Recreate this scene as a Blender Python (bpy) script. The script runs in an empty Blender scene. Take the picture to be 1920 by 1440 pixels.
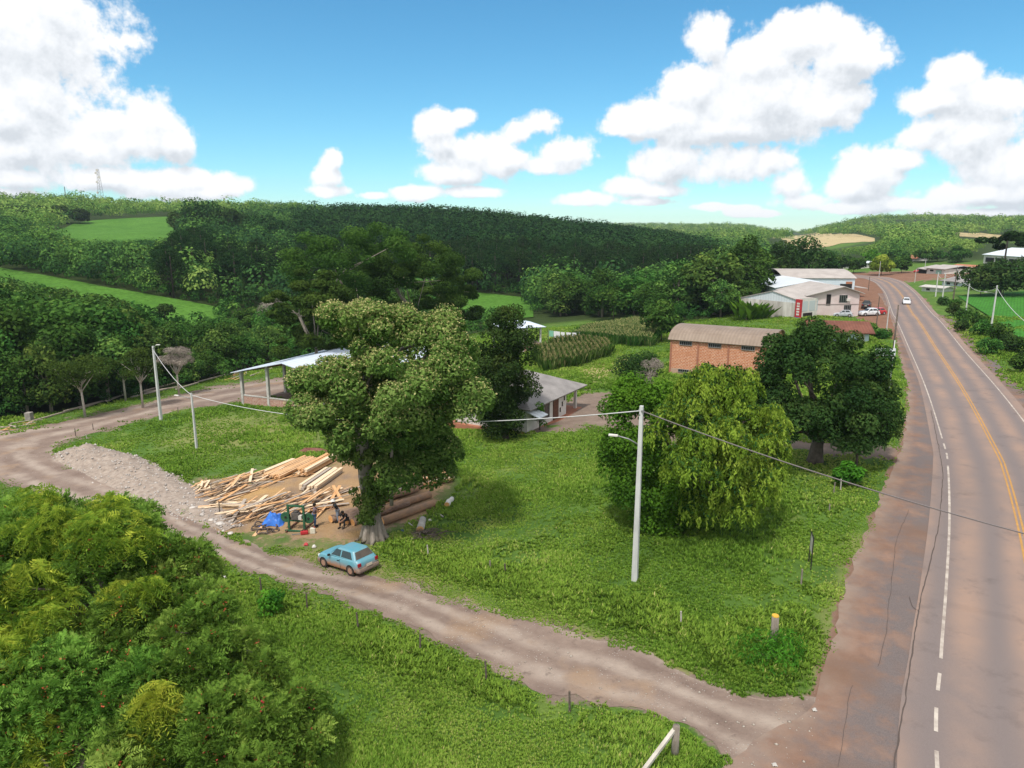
import bpy, bmesh, math, random
import numpy as np
from mathutils import Vector, Matrix
R = math.radians
rng = np.random.default_rng(7)
random.seed(7)
scene = bpy.context.scene
COL = scene.collection
# ------------------------------------------------------------------ camera
F, PITCH, H = 1331.0, R(12.3), 17.5          # focal length in photo pixels, downward pitch, height over the highway
cam = bpy.data.objects.new('camera', bpy.data.cameras.new('camera')); COL.objects.link(cam)
cam.location = (0, 0, H); cam.rotation_euler = (R(90) - PITCH, 0, 0)
cam.data.sensor_width = 36; cam.data.lens = 36 * F / 1920
cam.data.clip_start = .3; cam.data.clip_end = 20000
scene.camera = cam
scene.view_settings.view_transform = 'Standard'; scene.view_settings.look = 'None'
scene.view_settings.exposure = 1.05; scene.view_settings.gamma = 1
scene.cycles.max_bounces = 6; scene.cycles.diffuse_bounces = 3; scene.cycles.transparent_max_bounces = 4
# ------------------------------------------------------------------ sun
SUN_EL, SUN_AZ = R(62), R(204)                # azimuth clockwise from +Y: behind the camera, slightly to its left
sd = bpy.data.lights.new('sun', 'SUN'); sun = bpy.data.objects.new('sun', sd); COL.objects.link(sun)
sd.energy = 1.95; sd.angle = R(6); sd.color = (1, .95, .87)
sv = Vector((math.sin(SUN_AZ) * math.cos(SUN_EL), math.cos(SUN_AZ) * math.cos(SUN_EL), math.sin(SUN_EL)))
sun.rotation_euler = sv.to_track_quat('Z', 'Y').to_euler(); sun.location = (0, -30, 80)
# ------------------------------------------------------------------ sky with cumulus clouds, laid out by direction
def nd(nt, t, **k):
    n = nt.nodes.new(t)
    for a, b in k.items(): setattr(n, a, b)
    return n
def ln(nt, a, b): nt.links.new(a, b)
def pix_dir(x, y):                            # photo pixel -> azimuth / elevation in degrees
    a, b = (x - 960) / F, (720 - y) / F
    dx, dy, dz = a, math.cos(PITCH) + b * math.sin(PITCH), -math.sin(PITCH) + b * math.cos(PITCH)
    return math.degrees(math.atan2(dx, dy)), math.degrees(math.atan2(dz, math.hypot(dx, dy)))
CL = [(-20,40,190,110),(60,80,110,100),(60,175,85,75),(20,215,110,80),(95,20,85,60),(20,285,110,45),
 (285,222,62,52),(250,262,95,42),(325,268,48,38),(150,275,90,36),(205,235,60,30),
 (310,345,110,30),(190,335,80,20),(420,348,50,28),(380,362,70,14),(30,335,60,26),(20,362,50,12),
 (624,300,24,24),(618,332,36,26),(620,358,48,14),(700,366,36,10),(780,362,60,17),
 (822,238,52,34),(862,222,34,22),(880,285,92,42),(835,270,40,30),(850,325,70,24),(885,360,60,12),
 (1010,230,50,32),(975,246,36,30),(1062,286,78,36),(950,300,70,36),(1010,310,50,20),
 (1510,72,92,50),(1335,82,52,56),(1425,110,120,62),(1590,112,72,46),(1300,165,84,58),(1440,185,170,80),(1560,205,80,46),
 (1250,222,110,40),(1180,238,60,24),(1370,240,170,34),(1600,185,45,30),
 (1255,312,86,44),(1385,308,96,44),(1180,352,56,24),(1222,358,80,16),(1445,300,38,28),
 (1790,140,56,38),(1742,188,66,26),(1850,185,84,46),(1820,255,96,46),(1730,262,50,28),(1630,318,70,46),(1600,350,60,34),(1690,300,50,26),
 (1900,320,90,64),(1840,362,130,26),(1720,382,110,16),(1480,350,40,30),(1500,378,60,16),(1390,392,40,10),(1590,390,80,12),(1760,398,60,9),(1860,400,70,10),(1100,374,80,15),(1420,400,60,8),(1330,388,36,10),(1210,378,60,9)]
W = bpy.data.worlds.new('World'); scene.world = W; W.use_nodes = True
W.cycles.sampling_method = 'MANUAL'; W.cycles.sample_map_resolution = 256
nt = W.node_tree; nt.nodes.clear()
grp = bpy.data.node_groups.new('cumulus_density', 'ShaderNodeTree')
grp.interface.new_socket('v', in_out='INPUT', socket_type='NodeSocketVector')
grp.interface.new_socket('d', in_out='OUTPUT', socket_type='NodeSocketFloat')
gi, go = nd(grp, 'NodeGroupInput'), nd(grp, 'NodeGroupOutput')
n1 = nd(grp, 'ShaderNodeTexNoise', noise_dimensions='2D'); n1.inputs['Scale'].default_value = .2; n1.inputs['Detail'].default_value = 9; n1.inputs['Roughness'].default_value = .66
ln(grp, gi.outputs[0], n1.inputs['Vector'])
vo = nd(grp, 'ShaderNodeTexVoronoi', voronoi_dimensions='2D', feature='F1', normalize=True); vo.inputs['Scale'].default_value = .75; vo.inputs['Detail'].default_value = 3.5; vo.inputs['Roughness'].default_value = .55
ln(grp, gi.outputs[0], vo.inputs['Vector'])
acc = None
for (cx, cy, rx, ry) in CL:
    az, el = pix_dir(cx, cy); k = 1331 / 57.3
    s = nd(grp, 'ShaderNodeVectorMath', operation='SUBTRACT'); s.inputs[1].default_value = (az, el, 0); ln(grp, gi.outputs[0], s.inputs[0])
    m = nd(grp, 'ShaderNodeVectorMath', operation='MULTIPLY'); m.inputs[1].default_value = (k / rx, k / ry, 0); ln(grp, s.outputs[0], m.inputs[0])
    l = nd(grp, 'ShaderNodeVectorMath', operation='LENGTH'); ln(grp, m.outputs[0], l.inputs[0])
    if acc is None: acc = l.outputs['Value']
    else:
        a = nd(grp, 'ShaderNodeMath', operation='SMOOTH_MIN'); a.inputs[2].default_value = .28
        ln(grp, acc, a.inputs[0]); ln(grp, l.outputs['Value'], a.inputs[1]); acc = a.outputs[0]
def mth(t, op, a, b=None, c=None, clamp=False):
    n = nd(t, 'ShaderNodeMath', operation=op); n.use_clamp = clamp
    for i, v in enumerate((a, b, c)):
        if v is None: continue
        if isinstance(v, (int, float)): n.inputs[i].default_value = v
        else: ln(t, v, n.inputs[i])
    return n.outputs[0]
d0 = mth(grp, 'SUBTRACT', .86, acc)
d1 = mth(grp, 'MULTIPLY_ADD', mth(grp, 'SUBTRACT', n1.outputs[0], .5), 1.5, d0)
d2 = mth(grp, 'MULTIPLY_ADD', mth(grp, 'SUBTRACT', .42, vo.outputs['Distance']), .55, d1)
ln(grp, d2, go.inputs[0])
tc = nd(nt, 'ShaderNodeTexCoord'); sp = nd(nt, 'ShaderNodeSeparateXYZ'); ln(nt, tc.outputs['Generated'], sp.inputs[0])
azn = mth(nt, 'MULTIPLY', mth(nt, 'ARCTAN2', sp.outputs[0], sp.outputs[1]), 57.2958)
eln = mth(nt, 'MULTIPLY', mth(nt, 'ARCSINE', sp.outputs[2]), 57.2958)
cv = nd(nt, 'ShaderNodeCombineXYZ'); ln(nt, azn, cv.inputs[0]); ln(nt, eln, cv.inputs[1])
def dens(off):
    g = nd(nt, 'ShaderNodeGroup'); g.node_tree = grp
    v = nd(nt, 'ShaderNodeVectorMath', operation='ADD'); v.inputs[1].default_value = (off[0], off[1], 0)
    ln(nt, cv.outputs[0], v.inputs[0]); ln(nt, v.outputs[0], g.inputs[0]); return g.outputs[0]
dA, dB, dC = dens((0, 0)), dens((-.25, .8)), dens((-.7, 2.2))
alpha = nd(nt, 'ShaderNodeMapRange', interpolation_type='SMOOTHSTEP'); ln(nt, dA, alpha.inputs[0]); alpha.inputs[1].default_value = -.07; alpha.inputs[2].default_value = .3
sh = mth(nt, 'ADD', mth(nt, 'MULTIPLY_ADD', mth(nt, 'SUBTRACT', dB, dA), 1.0, .14), mth(nt, 'MULTIPLY', mth(nt, 'MAXIMUM', dC, 0), .48))
ramp = nd(nt, 'ShaderNodeValToRGB'); ln(nt, sh, ramp.inputs[0])
e = ramp.color_ramp.elements; e[0].position = .1; e[0].color = (1, 1, 1, 1); e[1].position = .9; e[1].color = (.66, .70, .75, 1)
m_ = ramp.color_ramp.elements.new(.45); m_.color = (.86, .89, .93, 1)
sky = nd(nt, 'ShaderNodeTexSky', sky_type='NISHITA'); sky.sun_disc = False; sky.sun_elevation = SUN_EL; sky.sun_rotation = SUN_AZ
sky.ozone_density = 2.2; sky.dust_density = .0; sky.air_density = 1.0
hs = nd(nt, 'ShaderNodeHueSaturation'); hs.inputs['Saturation'].default_value = 1.15; hs.inputs['Hue'].default_value = .485; ln(nt, sky.outputs[0], hs.inputs['Color'])
tn = nd(nt, 'ShaderNodeMix', data_type='RGBA', blend_type='MULTIPLY'); tn.inputs['Factor'].default_value = 1; tn.inputs['B'].default_value = (.315, .485, .555, 1); ln(nt, hs.outputs[0], tn.inputs['A'])
bg1 = nd(nt, 'ShaderNodeBackground'); bg1.inputs[1].default_value = .13; ln(nt, tn.outputs['Result'], bg1.inputs[0])
bg2 = nd(nt, 'ShaderNodeBackground'); bg2.inputs[1].default_value = .52; ln(nt, ramp.outputs[0], bg2.inputs[0])
mx = nd(nt, 'ShaderNodeMixShader'); ln(nt, alpha.outputs[0], mx.inputs[0]); ln(nt, bg1.outputs[0], mx.inputs[1]); ln(nt, bg2.outputs[0], mx.inputs[2])
# unseen bright cloud layer added overhead and behind to lift the soft fill light
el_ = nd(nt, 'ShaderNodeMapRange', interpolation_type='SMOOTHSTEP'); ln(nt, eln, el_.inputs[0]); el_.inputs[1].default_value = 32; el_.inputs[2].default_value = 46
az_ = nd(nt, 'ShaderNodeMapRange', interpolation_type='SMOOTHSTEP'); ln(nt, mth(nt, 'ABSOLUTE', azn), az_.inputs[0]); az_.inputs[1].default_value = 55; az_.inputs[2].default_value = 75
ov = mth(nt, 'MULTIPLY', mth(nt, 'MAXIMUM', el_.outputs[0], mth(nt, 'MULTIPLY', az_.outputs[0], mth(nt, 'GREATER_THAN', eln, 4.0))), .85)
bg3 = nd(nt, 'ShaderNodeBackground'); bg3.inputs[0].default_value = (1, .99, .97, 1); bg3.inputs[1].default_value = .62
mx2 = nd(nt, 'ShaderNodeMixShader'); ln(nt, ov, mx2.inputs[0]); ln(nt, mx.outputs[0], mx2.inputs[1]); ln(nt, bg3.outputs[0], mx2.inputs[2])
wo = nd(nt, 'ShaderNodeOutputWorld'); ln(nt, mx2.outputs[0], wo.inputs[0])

# ------------------------------------------------------------------ helpers
def tag(o, label=None, cat=None, group=None, kind=None):
    for k, v in (('label', label), ('category', cat), ('group', group), ('kind', kind)):
        if v: o[k] = v
    return o
def empty(name, loc, rz=0, label=None, cat=None, group=None):
    o = bpy.data.objects.new(name, None); COL.objects.link(o); o.empty_display_size = .2
    o.location = loc; o.rotation_euler = (0, 0, rz); return tag(o, label, cat, group)
def dup(o, parent=None):
    c = o.copy(); COL.objects.link(c)
    if parent: c.parent = parent
    for ch in o.children: dup(ch, c)
    return c
def npmesh(name, V, Fq, mat, parent=None, tint=None, smooth=False, k=4):
    me = bpy.data.meshes.new(name); V = np.asarray(V, np.float32); Fq = np.asarray(Fq, np.int32)
    me.vertices.add(len(V)); me.vertices.foreach_set('co', V.ravel())
    me.loops.add(Fq.size); me.loops.foreach_set('vertex_index', Fq.ravel())
    n = len(Fq); me.polygons.add(n); me.polygons.foreach_set('loop_start', np.arange(0, n * k, k, dtype=np.int32))
    if smooth: me.polygons.foreach_set('use_smooth', np.ones(n, bool))
    if tint is not None:
        for nm, arr in (tint.items() if isinstance(tint, dict) else (('tint', tint),)):
            at = me.attributes.new(nm, 'FLOAT', 'POINT'); at.data.foreach_set('value', np.asarray(arr, np.float32))
    me.update(calc_edges=True); me.materials.append(mat)
    o = bpy.data.objects.new(name, me); COL.objects.link(o)
    if parent: o.parent = parent
    return o
class MB:                                       # collects shapes, links them as one mesh
    def __init__(s): s.v = []; s.f = []
    def add(s, vs, fs):
        b = len(s.v); s.v += [tuple(v) for v in vs]; s.f += [tuple(i + b for i in f) for f in fs]; return s
    def box(s, c, d, rz=0, m=None):
        x, y, z = (q / 2 for q in d); vs = [Vector((a * x, b * y, e * z)) for e in (-1, 1) for b in (-1, 1) for a in (-1, 1)]
        M_ = Matrix.Translation(c) @ (m if m is not None else Matrix.Rotation(rz, 4, 'Z'))
        return s.add([M_ @ v for v in vs], [(0, 2, 3, 1), (4, 5, 7, 6), (0, 1, 5, 4), (2, 6, 7, 3), (0, 4, 6, 2), (1, 3, 7, 5)])
    def bar(s, a, b, w, h=None, up=(0, 0, 1)):   # rectangular bar from a to b
        a, b = Vector(a), Vector(b); d = b - a; q = d.normalized(); u = Vector(up)
        if abs(q.dot(u)) > .98: u = Vector((1, 0, 0))
        x = q.cross(u).normalized(); y = x.cross(q)
        m = Matrix((x, q, y)).transposed().to_4x4()
        return s.box((a + b) / 2, (w, d.length, h or w), m=m)
    def tube(s, pts, rad, n=8, cap=True):
        pts = [Vector(p) for p in pts]; rad = rad if hasattr(rad, '__len__') else [rad] * len(pts); vs = []; fs = []
        for i, p in enumerate(pts):
            t = (pts[min(i + 1, len(pts) - 1)] - pts[max(i - 1, 0)]).normalized()
            u = Vector((0, 0, 1)) if abs(t.z) < .9 else Vector((1, 0, 0)); x = t.cross(u).normalized(); y = x.cross(t)
            for j in range(n):
                a = 2 * math.pi * j / n; vs.append(p + (x * math.cos(a) + y * math.sin(a)) * rad[i])
        for i in range(len(pts) - 1):
            for j in range(n): fs.append((i * n + j, i * n + (j + 1) % n, (i + 1) * n + (j + 1) % n, (i + 1) * n + j))
        if cap: fs.append(tuple(range(n - 1, -1, -1))); fs.append(tuple((len(pts) - 1) * n + j for j in range(n)))
        return s.add(vs, fs)
    def poly(s, vs): return s.add(vs, [tuple(range(len(vs)))])
    def prism(s, poly, z0, z1):                  # vertical prism over an xy polygon
        n = len(poly); vs = [(x, y, z0) for x, y in poly] + [(x, y, z1) for x, y in poly]
        return s.add(vs, [tuple(range(n - 1, -1, -1)), tuple(range(n, 2 * n))] + [(i, (i + 1) % n, n + (i + 1) % n, n + i) for i in range(n)])
    def slab(s, quad, t):                        # a sheet with thickness t (downwards)
        q = [Vector(p) for p in quad]; nrm = (q[1] - q[0]).cross(q[2] - q[0]).normalized(); nrm = nrm if nrm.z > 0 else -nrm
        n = len(q); vs = q + [p - nrm * t for p in q]
        return s.add(vs, [tuple(range(n)), tuple(range(2 * n - 1, n - 1, -1))] + [(i, n + i, n + (i + 1) % n, (i + 1) % n) for i in range(n)])
    def build(s, name, mat, parent=None, smooth=False, bevel=0):
        me = bpy.data.meshes.new(name); me.from_pydata(s.v, [], s.f); bm = bmesh.new(); bm.from_mesh(me)
        bmesh.ops.recalc_face_normals(bm, faces=bm.faces)
        if bevel: bmesh.ops.bevel(bm, geom=bm.edges[:], offset=bevel, segments=2, profile=.6, affect='EDGES', clamp_overlap=True)
        bm.to_mesh(me); bm.free(); me.materials.append(mat)
        if smooth: me.polygons.foreach_set('use_smooth', np.ones(len(me.polygons), bool))
        o = bpy.data.objects.new(name, me); COL.objects.link(o)
        if parent: o.parent = parent
        return o
# ---- value noise on the plane
_T = np.random.default_rng(3).random((256, 256))
def vnoise(x, y):
    xi, yi = np.floor(x).astype(int), np.floor(y).astype(int); fx, fy = x - xi, y - yi
    fx = fx * fx * (3 - 2 * fx); fy = fy * fy * (3 - 2 * fy); a = _T
    g = lambda i, j: a[i & 255, j & 255]
    return (g(xi, yi) * (1 - fx) + g(xi + 1, yi) * fx) * (1 - fy) + (g(xi, yi + 1) * (1 - fx) + g(xi + 1, yi + 1) * fx) * fy
def fbm(x, y, o=4):
    s = 0; a = .5
    for i in range(o): s = s + a * vnoise(x + 17.3 * i, y - 9.1 * i); x, y, a = x * 2.03, y * 2.03, a * .5
    return s / (1 - .5 ** o)
sst = lambda x, a, b: (lambda t: t * t * (3 - 2 * t))(np.clip((x - a) / (b - a), 0, 1))
# ------------------------------------------------------------------ terrain
CX = np.array([-900, 0, 300, 600, 900, 1200, 1380, 1470, 1620, 1900, 2600.]); CA = np.arctan((CX - 960) / F)
RR = np.log(np.array([90, 120, 160, 200, 260, 350, 500, 650, 800, 1000, 1300, 2000, 5000.]))
TB = np.array([
 [-7, -8, -7, -5,  1,  8, 18, 27, 33, 34, 30, 26, 22],
 [-7, -8, -7, -4,  3, 10, 18, 29, 35, 35, 29, 25, 22],
 [-6, -8, -8, -4,  3, 10, 18, 28, 33, 30, 25, 23, 22],
 [-5, -7, -9, -9, -4,  7, 20, 26, 29, 26, 22, 22, 22],
 [-3, -4, -6, -7, -5,  6, 18, 17, 10, 13, 20, 27, 24],
 [-2, -2, -3, -5, -6,  1,  6,  4,  2,  5, 12, 24, 30],
 [-1, -1, -1, -1, -2, -2, -1,  1,  3,  7, 14, 20, 18],
 [ 0,  0,  0,  0, -1, -1,  0,  4,  6,  6,  4,  2,  2],
 [ 0,  0,  0,  0,  0,  1,  4,  7,  9, 16, 33, 26, 20],
 [ 0,  0,  1,  1,  2,  4,  8, 11, 13, 18, 24, 28, 28],
 [ 1,  1,  2,  2,  3,  5,  9, 13, 15, 20, 24, 28, 28]], float)
def _cr(T, n):                                   # Catmull-Rom upsampling along axis 0
    P = np.vstack([T[:1], T, T[-1:]]); out = []
    for i in range(len(T) - 1):
        p0, p1, p2, p3 = P[i:i + 4]
        for t in np.arange(n) / n: out.append(.5 * (2 * p1 + (p2 - p0) * t + (2 * p0 - 5 * p1 + 4 * p2 - p3) * t * t + (3 * p1 - p0 - 3 * p2 + p3) * t ** 3))
    return np.array(out + [T[-1]])
TU = _cr(_cr(TB, 8).T, 8).T
def hills(x, y):
    a = np.interp(np.arctan2(x, np.maximum(y, 1e-3)), CA, np.arange(len(CA))) * 8; r = np.interp(np.log(np.hypot(x, y) + 1e-6), RR, np.arange(len(RR))) * 8
    i = np.clip(a.astype(int), 0, TU.shape[0] - 2); j = np.clip(r.astype(int), 0, TU.shape[1] - 2); fa, fr = a - i, r - j
    return (TU[i, j] * (1 - fa) + TU[i + 1, j] * fa) * (1 - fr) + (TU[i, j + 1] * (1 - fa) + TU[i + 1, j + 1] * fa) * fr
def hz(x, y):
    x = np.asarray(x, float); y = np.asarray(y, float)
    d = -(x - 14.4) * .888 + (y - 20.9) * .46
    z = -.085 * np.logaddexp(0, (d - 6) / 3) * 3; z = -6.2 * np.tanh(-z / 6.2)
    z = z + 2.2 * np.tanh(.05 * np.logaddexp(0, (-d - 16) / 3) * 3 / 2.2)
    z = z + .35 * (fbm(x * .09, y * .09, 2) - .5) * sst(np.abs(d + 3.5), 7, 16)
    r = np.hypot(x, y); w = sst(r, 85, 150)
    return z * (1 - w) + (hills(x, y) + (3 * (fbm(x * .02, y * .02, 3) - .5) + 12 * (fbm(x * .005 + 3, y * .005, 2) - .5) * sst(r, 450, 900)) * sst(r, 200, 400)) * w
cP, sP = math.cos(PITCH), math.sin(PITCH)
def proj(x, y, z):
    z = z - H; f = np.maximum(y * cP - z * sP, .01); return 960 + F * x / f, 720 - F * (y * sP + z * cP) / f
def at(px, py, up=0.):                           # photo pixel -> point on the terrain
    a, b = (px - 960) / F, (720 - py) / F; d = np.array([a, cP + b * sP, -sP + b * cP])
    t = 8 * 1.004 ** np.arange(1600); p = d[None] * t[:, None]
    below = (p[:, 2] + H) < hz(p[:, 0], p[:, 1]) + up
    k = int(np.argmax(below)) if below.any() else len(t) - 1; lo, hi = t[max(k - 1, 0)], t[k]
    for _ in range(25):
        m = (lo + hi) / 2; q = d * m
        if q[2] + H < hz(q[0], q[1]) + up: hi = m
        else: lo = m
    q = d * hi; return Vector((q[0], q[1], q[2] + H))
def zat(X, Y, py):                               # height at ground position (X, Y) seen at photo row py
    k = (720 - py) / F; return Y * (k * cP - sP) / (cP + k * sP) + H
def xz(Y, Z): return (Y * cP - (Z - H) * sP) / F   # metres per photo pixel at that place
def gz(x, y): return float(hz(x, y))
def gp(x, y, up=0): return Vector((x, y, gz(x, y) + up))
def inpoly(px, py, poly):
    c = np.zeros(np.shape(px), bool); n = len(poly)
    for i in range(n):
        x1, y1 = poly[i]; x2, y2 = poly[(i + 1) % n]
        if y1 == y2: continue
        k = ((y1 > py) != (y2 > py)) & (px < (x2 - x1) * (py - y1) / (y2 - y1) + x1); c ^= k
    return c
# ------------------------------------------------------------------ materials
MATS = {}
def mat(name, c, c2=None, scale=4., rough=.85, bump=0., bs=20., spec=.25, metal=0., det=5, stretch=None, ramp=(.35, .65)):
    if name in MATS: return MATS[name]
    m = bpy.data.materials.new(name); m.use_nodes = True; t = m.node_tree; b = t.nodes['Principled BSDF']
    b.inputs['Roughness'].default_value = rough; b.inputs['Specular IOR Level'].default_value = spec; b.inputs['Metallic'].default_value = metal
    b.inputs['Base Color'].default_value = (*c, 1); tcn = nd(t, 'ShaderNodeTexCoord'); vec = tcn.outputs['Object']
    if stretch:
        mp = nd(t, 'ShaderNodeMapping'); mp.inputs['Scale'].default_value = stretch; ln(t, vec, mp.inputs[0]); vec = mp.outputs[0]
    if c2:
        n = nd(t, 'ShaderNodeTexNoise'); n.inputs['Scale'].default_value = scale; n.inputs['Detail'].default_value = det; n.inputs['Roughness'].default_value = .65; ln(t, vec, n.inputs['Vector'])
        r = nd(t, 'ShaderNodeValToRGB'); r.color_ramp.elements[0].position = ramp[0]; r.color_ramp.elements[1].position = ramp[1]
        r.color_ramp.elements[0].color = (*c, 1); r.color_ramp.elements[1].color = (*c2, 1); ln(t, n.outputs[0], r.inputs[0]); ln(t, r.outputs[0], b.inputs['Base Color'])
    if bump:
        n = nd(t, 'ShaderNodeTexNoise'); n.inputs['Scale'].default_value = bs; n.inputs['Detail'].default_value = 4; ln(t, vec, n.inputs['Vector'])
        bn = nd(t, 'ShaderNodeBump'); bn.inputs['Strength'].default_value = bump; bn.inputs['Distance'].default_value = .05; ln(t, n.outputs[0], bn.inputs['Height']); ln(t, bn.outputs[0], b.inputs['Normal'])
    MATS[name] = m; return m
def leafmat(name, cols, trans=.35, ns=.35, var=.25, gloss=.0):
    if name in MATS: return MATS[name]
    m = bpy.data.materials.new(name); m.use_nodes = True; t = m.node_tree; t.nodes.clear()
    a = nd(t, 'ShaderNodeAttribute', attribute_name='tint'); r = nd(t, 'ShaderNodeValToRGB'); ln(t, a.outputs['Fac'], r.inputs[0])
    el = r.color_ramp.elements; el[0].color = (*cols[0], 1); el[1].color = (*cols[-1], 1)
    for i, c in enumerate(cols[1:-1]): q = el.new((i + 1) / (len(cols) - 1)); q.color = (*c, 1)
    tcn = nd(t, 'ShaderNodeTexCoord'); n = nd(t, 'ShaderNodeTexNoise'); n.inputs['Scale'].default_value = ns; n.inputs['Detail'].default_value = 2; ln(t, tcn.outputs['Object'], n.inputs['Vector'])
    oi = nd(t, 'ShaderNodeObjectInfo')
    v = mth(t, 'ADD', mth(t, 'MULTIPLY_ADD', n.outputs[0], var * 2, 1 - var), mth(t, 'MULTIPLY_ADD', oi.outputs['Random'], .5 if 'wood' in name or 'far' in name else .3, -.25 if 'wood' in name or 'far' in name else -.15))
    h = nd(t, 'ShaderNodeHueSaturation'); ln(t, r.outputs[0], h.inputs['Color']); ln(t, v, h.inputs['Value'])
    ln(t, mth(t, 'MULTIPLY_ADD', oi.outputs['Random'], .03, .485), h.inputs['Hue'])
    df = nd(t, 'ShaderNodeBsdfDiffuse'); tr = nd(t, 'ShaderNodeBsdfTranslucent'); ln(t, h.outputs[0], df.inputs[0]); ln(t, h.outputs[0], tr.inputs[0])
    x = nd(t, 'ShaderNodeMixShader'); x.inputs[0].default_value = trans; ln(t, df.outputs[0], x.inputs[1]); ln(t, tr.outputs[0], x.inputs[2]); s = x.outputs[0]
    if gloss:
        g = nd(t, 'ShaderNodeBsdfGlossy'); g.inputs['Roughness'].default_value = .45; g.inputs[0].default_value = (.8, .9, .8, 1)
        y = nd(t, 'ShaderNodeMixShader'); y.inputs[0].default_value = gloss; ln(t, s, y.inputs[1]); ln(t, g.outputs[0], y.inputs[2]); s = y.outputs[0]
    o = nd(t, 'ShaderNodeOutputMaterial'); ln(t, s, o.inputs[0]); MATS[name] = m; return m
def mixn(t, fac, a, b, blend='MIX'):
    n = nd(t, 'ShaderNodeMix', data_type='RGBA', blend_type=blend)
    for s, v in ((n.inputs['Factor'], fac), (n.inputs['A'], a), (n.inputs['B'], b)):
        if isinstance(v, (int, float)): s.default_value = v
        elif isinstance(v, tuple): s.default_value = (*v, 1)
        else: ln(t, v, s)
    return n.outputs['Result']
def noise(t, vec, sc, det=4, rough=.6, lo=None, hi=None):
    n = nd(t, 'ShaderNodeTexNoise'); n.inputs['Scale'].default_value = sc; n.inputs['Detail'].default_value = det; n.inputs['Roughness'].default_value = rough; ln(t, vec, n.inputs['Vector'])
    if lo is None: return n.outputs[0]
    r = nd(t, 'ShaderNodeMapRange'); r.inputs[1].default_value = lo; r.inputs[2].default_value = hi; ln(t, n.outputs[0], r.inputs[0]); return r.outputs[0]
def attr(t, nm): return nd(t, 'ShaderNodeAttribute', attribute_name=nm).outputs['Fac']
def newmat(name, rough=.95, spec=.1):
    m = bpy.data.materials.new(name); m.use_nodes = True; t = m.node_tree; b = t.nodes['Principled BSDF']; b.inputs['Roughness'].default_value = rough; b.inputs['Specular IOR Level'].default_value = spec
    MATS[name] = m; return m, t, b, nd(t, 'ShaderNodeTexCoord').outputs['Object']
def bumpn(t, b, h, st=.5, dist=.05):
    n = nd(t, 'ShaderNodeBump'); n.inputs['Strength'].default_value = st; n.inputs['Distance'].default_value = dist; ln(t, h, n.inputs['Height']); ln(t, n.outputs[0], b.inputs['Normal'])
# ------------------------------------------------------------------ ground sheet
def pdist(px, py, poly):                          # signed distance in photo pixels, positive inside
    d = np.full(np.shape(px), 1e9)
    for i in range(len(poly)):
        (x1, y1), (x2, y2) = poly[i], poly[(i + 1) % len(poly)]; L = (x2 - x1) ** 2 + (y2 - y1) ** 2 + 1e-9
        t = np.clip(((px - x1) * (x2 - x1) + (py - y1) * (y2 - y1)) / L, 0, 1); d = np.minimum(d, np.hypot(px - x1 - t * (x2 - x1), py - y1 - t * (y2 - y1)))
    return np.where(inpoly(px, py, poly), d, -d)
INNER = [(1545,1310),(1377,1300),(1267,1257),(1187,1217),(1040,1180),(940,1150),(853,1123),(720,1082),(600,1060),(515,1040),(451,1010),(340,963),(283,917),(190,893),(125,873),(95,850),(105,832),(130,823),(200,807),(267,787),(333,770),(417,757),(470,745),(560,738),(640,735)]
OUTER = [(1480,1560),(1333,1393),(1230,1340),(1150,1325),(1000,1290),(880,1230),(800,1185),(660,1130),(560,1102),(480,1075),(400,1047),(320,1010),(240,985),(150,950),(40,915),(-60,880),(-80,845),(-20,815),(67,800),(160,783),(240,763),(330,742),(400,726),(500,712),(640,697)]
SHL = [(1270,1700),(1345,1450),(1420,1390),(1517,1325),(1548,1250),(1590,1080),(1640,960),(1664,900),(1690,840),(1702,740),(1692,690),(1682,640),(1673,605),(1660,572),(1645,550)]
YARD = [(425,722),(640,690),(760,690),(760,745),(640,742),(470,752),(420,757)]
TIMBER = [(470,1015),(640,1035),(705,1010),(790,965),(850,905),(800,880),(660,850),(560,868),(480,890),(370,905),(350,930),(400,985)]
DRIVE = [(1100,735),(1170,735),(1215,765),(1300,800),(1440,826),(1560,834),(1700,838),(1690,862),(1560,850),(1440,846),(1280,835),(1140,800),(1010,808),(960,800),(1000,780)]
YARD2 = [(1595,592),(1590,545),(1560,520),(1640,515),(1690,520),(1680,600),(1690,640),(1655,628),(1640,610)]
FARJ = [(1570,512),(1700,508),(1800,505),(1830,510),(1800,520),(1720,528),(1660,532),(1620,535),(1560,525)]
DUST1 = [(425,950),(435,915),(500,903),(550,905),(540,925),(480,948)]
DUST2 = [(585,1010),(600,985),(700,960),(700,1005),(640,1022),(600,1030)]
WOODL = [(-900,840),(-100,800),(60,782),(240,752),(400,714),(620,672),(760,650),(1000,612),(1100,603),(1225,612),(1340,600),(1390,588),(1500,506),(1570,500),(1650,497),(1800,492),(1860,490),(2000,492),(2600,480)]
FIELDS = [[(-200,480),(0,505),(100,522),(200,542),(300,558),(420,582),(380,612),(300,600),(200,590),(60,570),(-200,540)],
          [(60,470),(140,420),(250,410),(330,408),(330,442),(240,462),(150,478)],
          [(840,545),(900,552),(985,560),(990,592),(900,602),(840,590)],
          [(1470,441),(1500,442),(1620,446),(1640,452),(1560,468),(1500,460)],
          [(1795,556),(1920,548),(2400,540),(2500,640),(2000,660),(1905,632)]]
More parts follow.
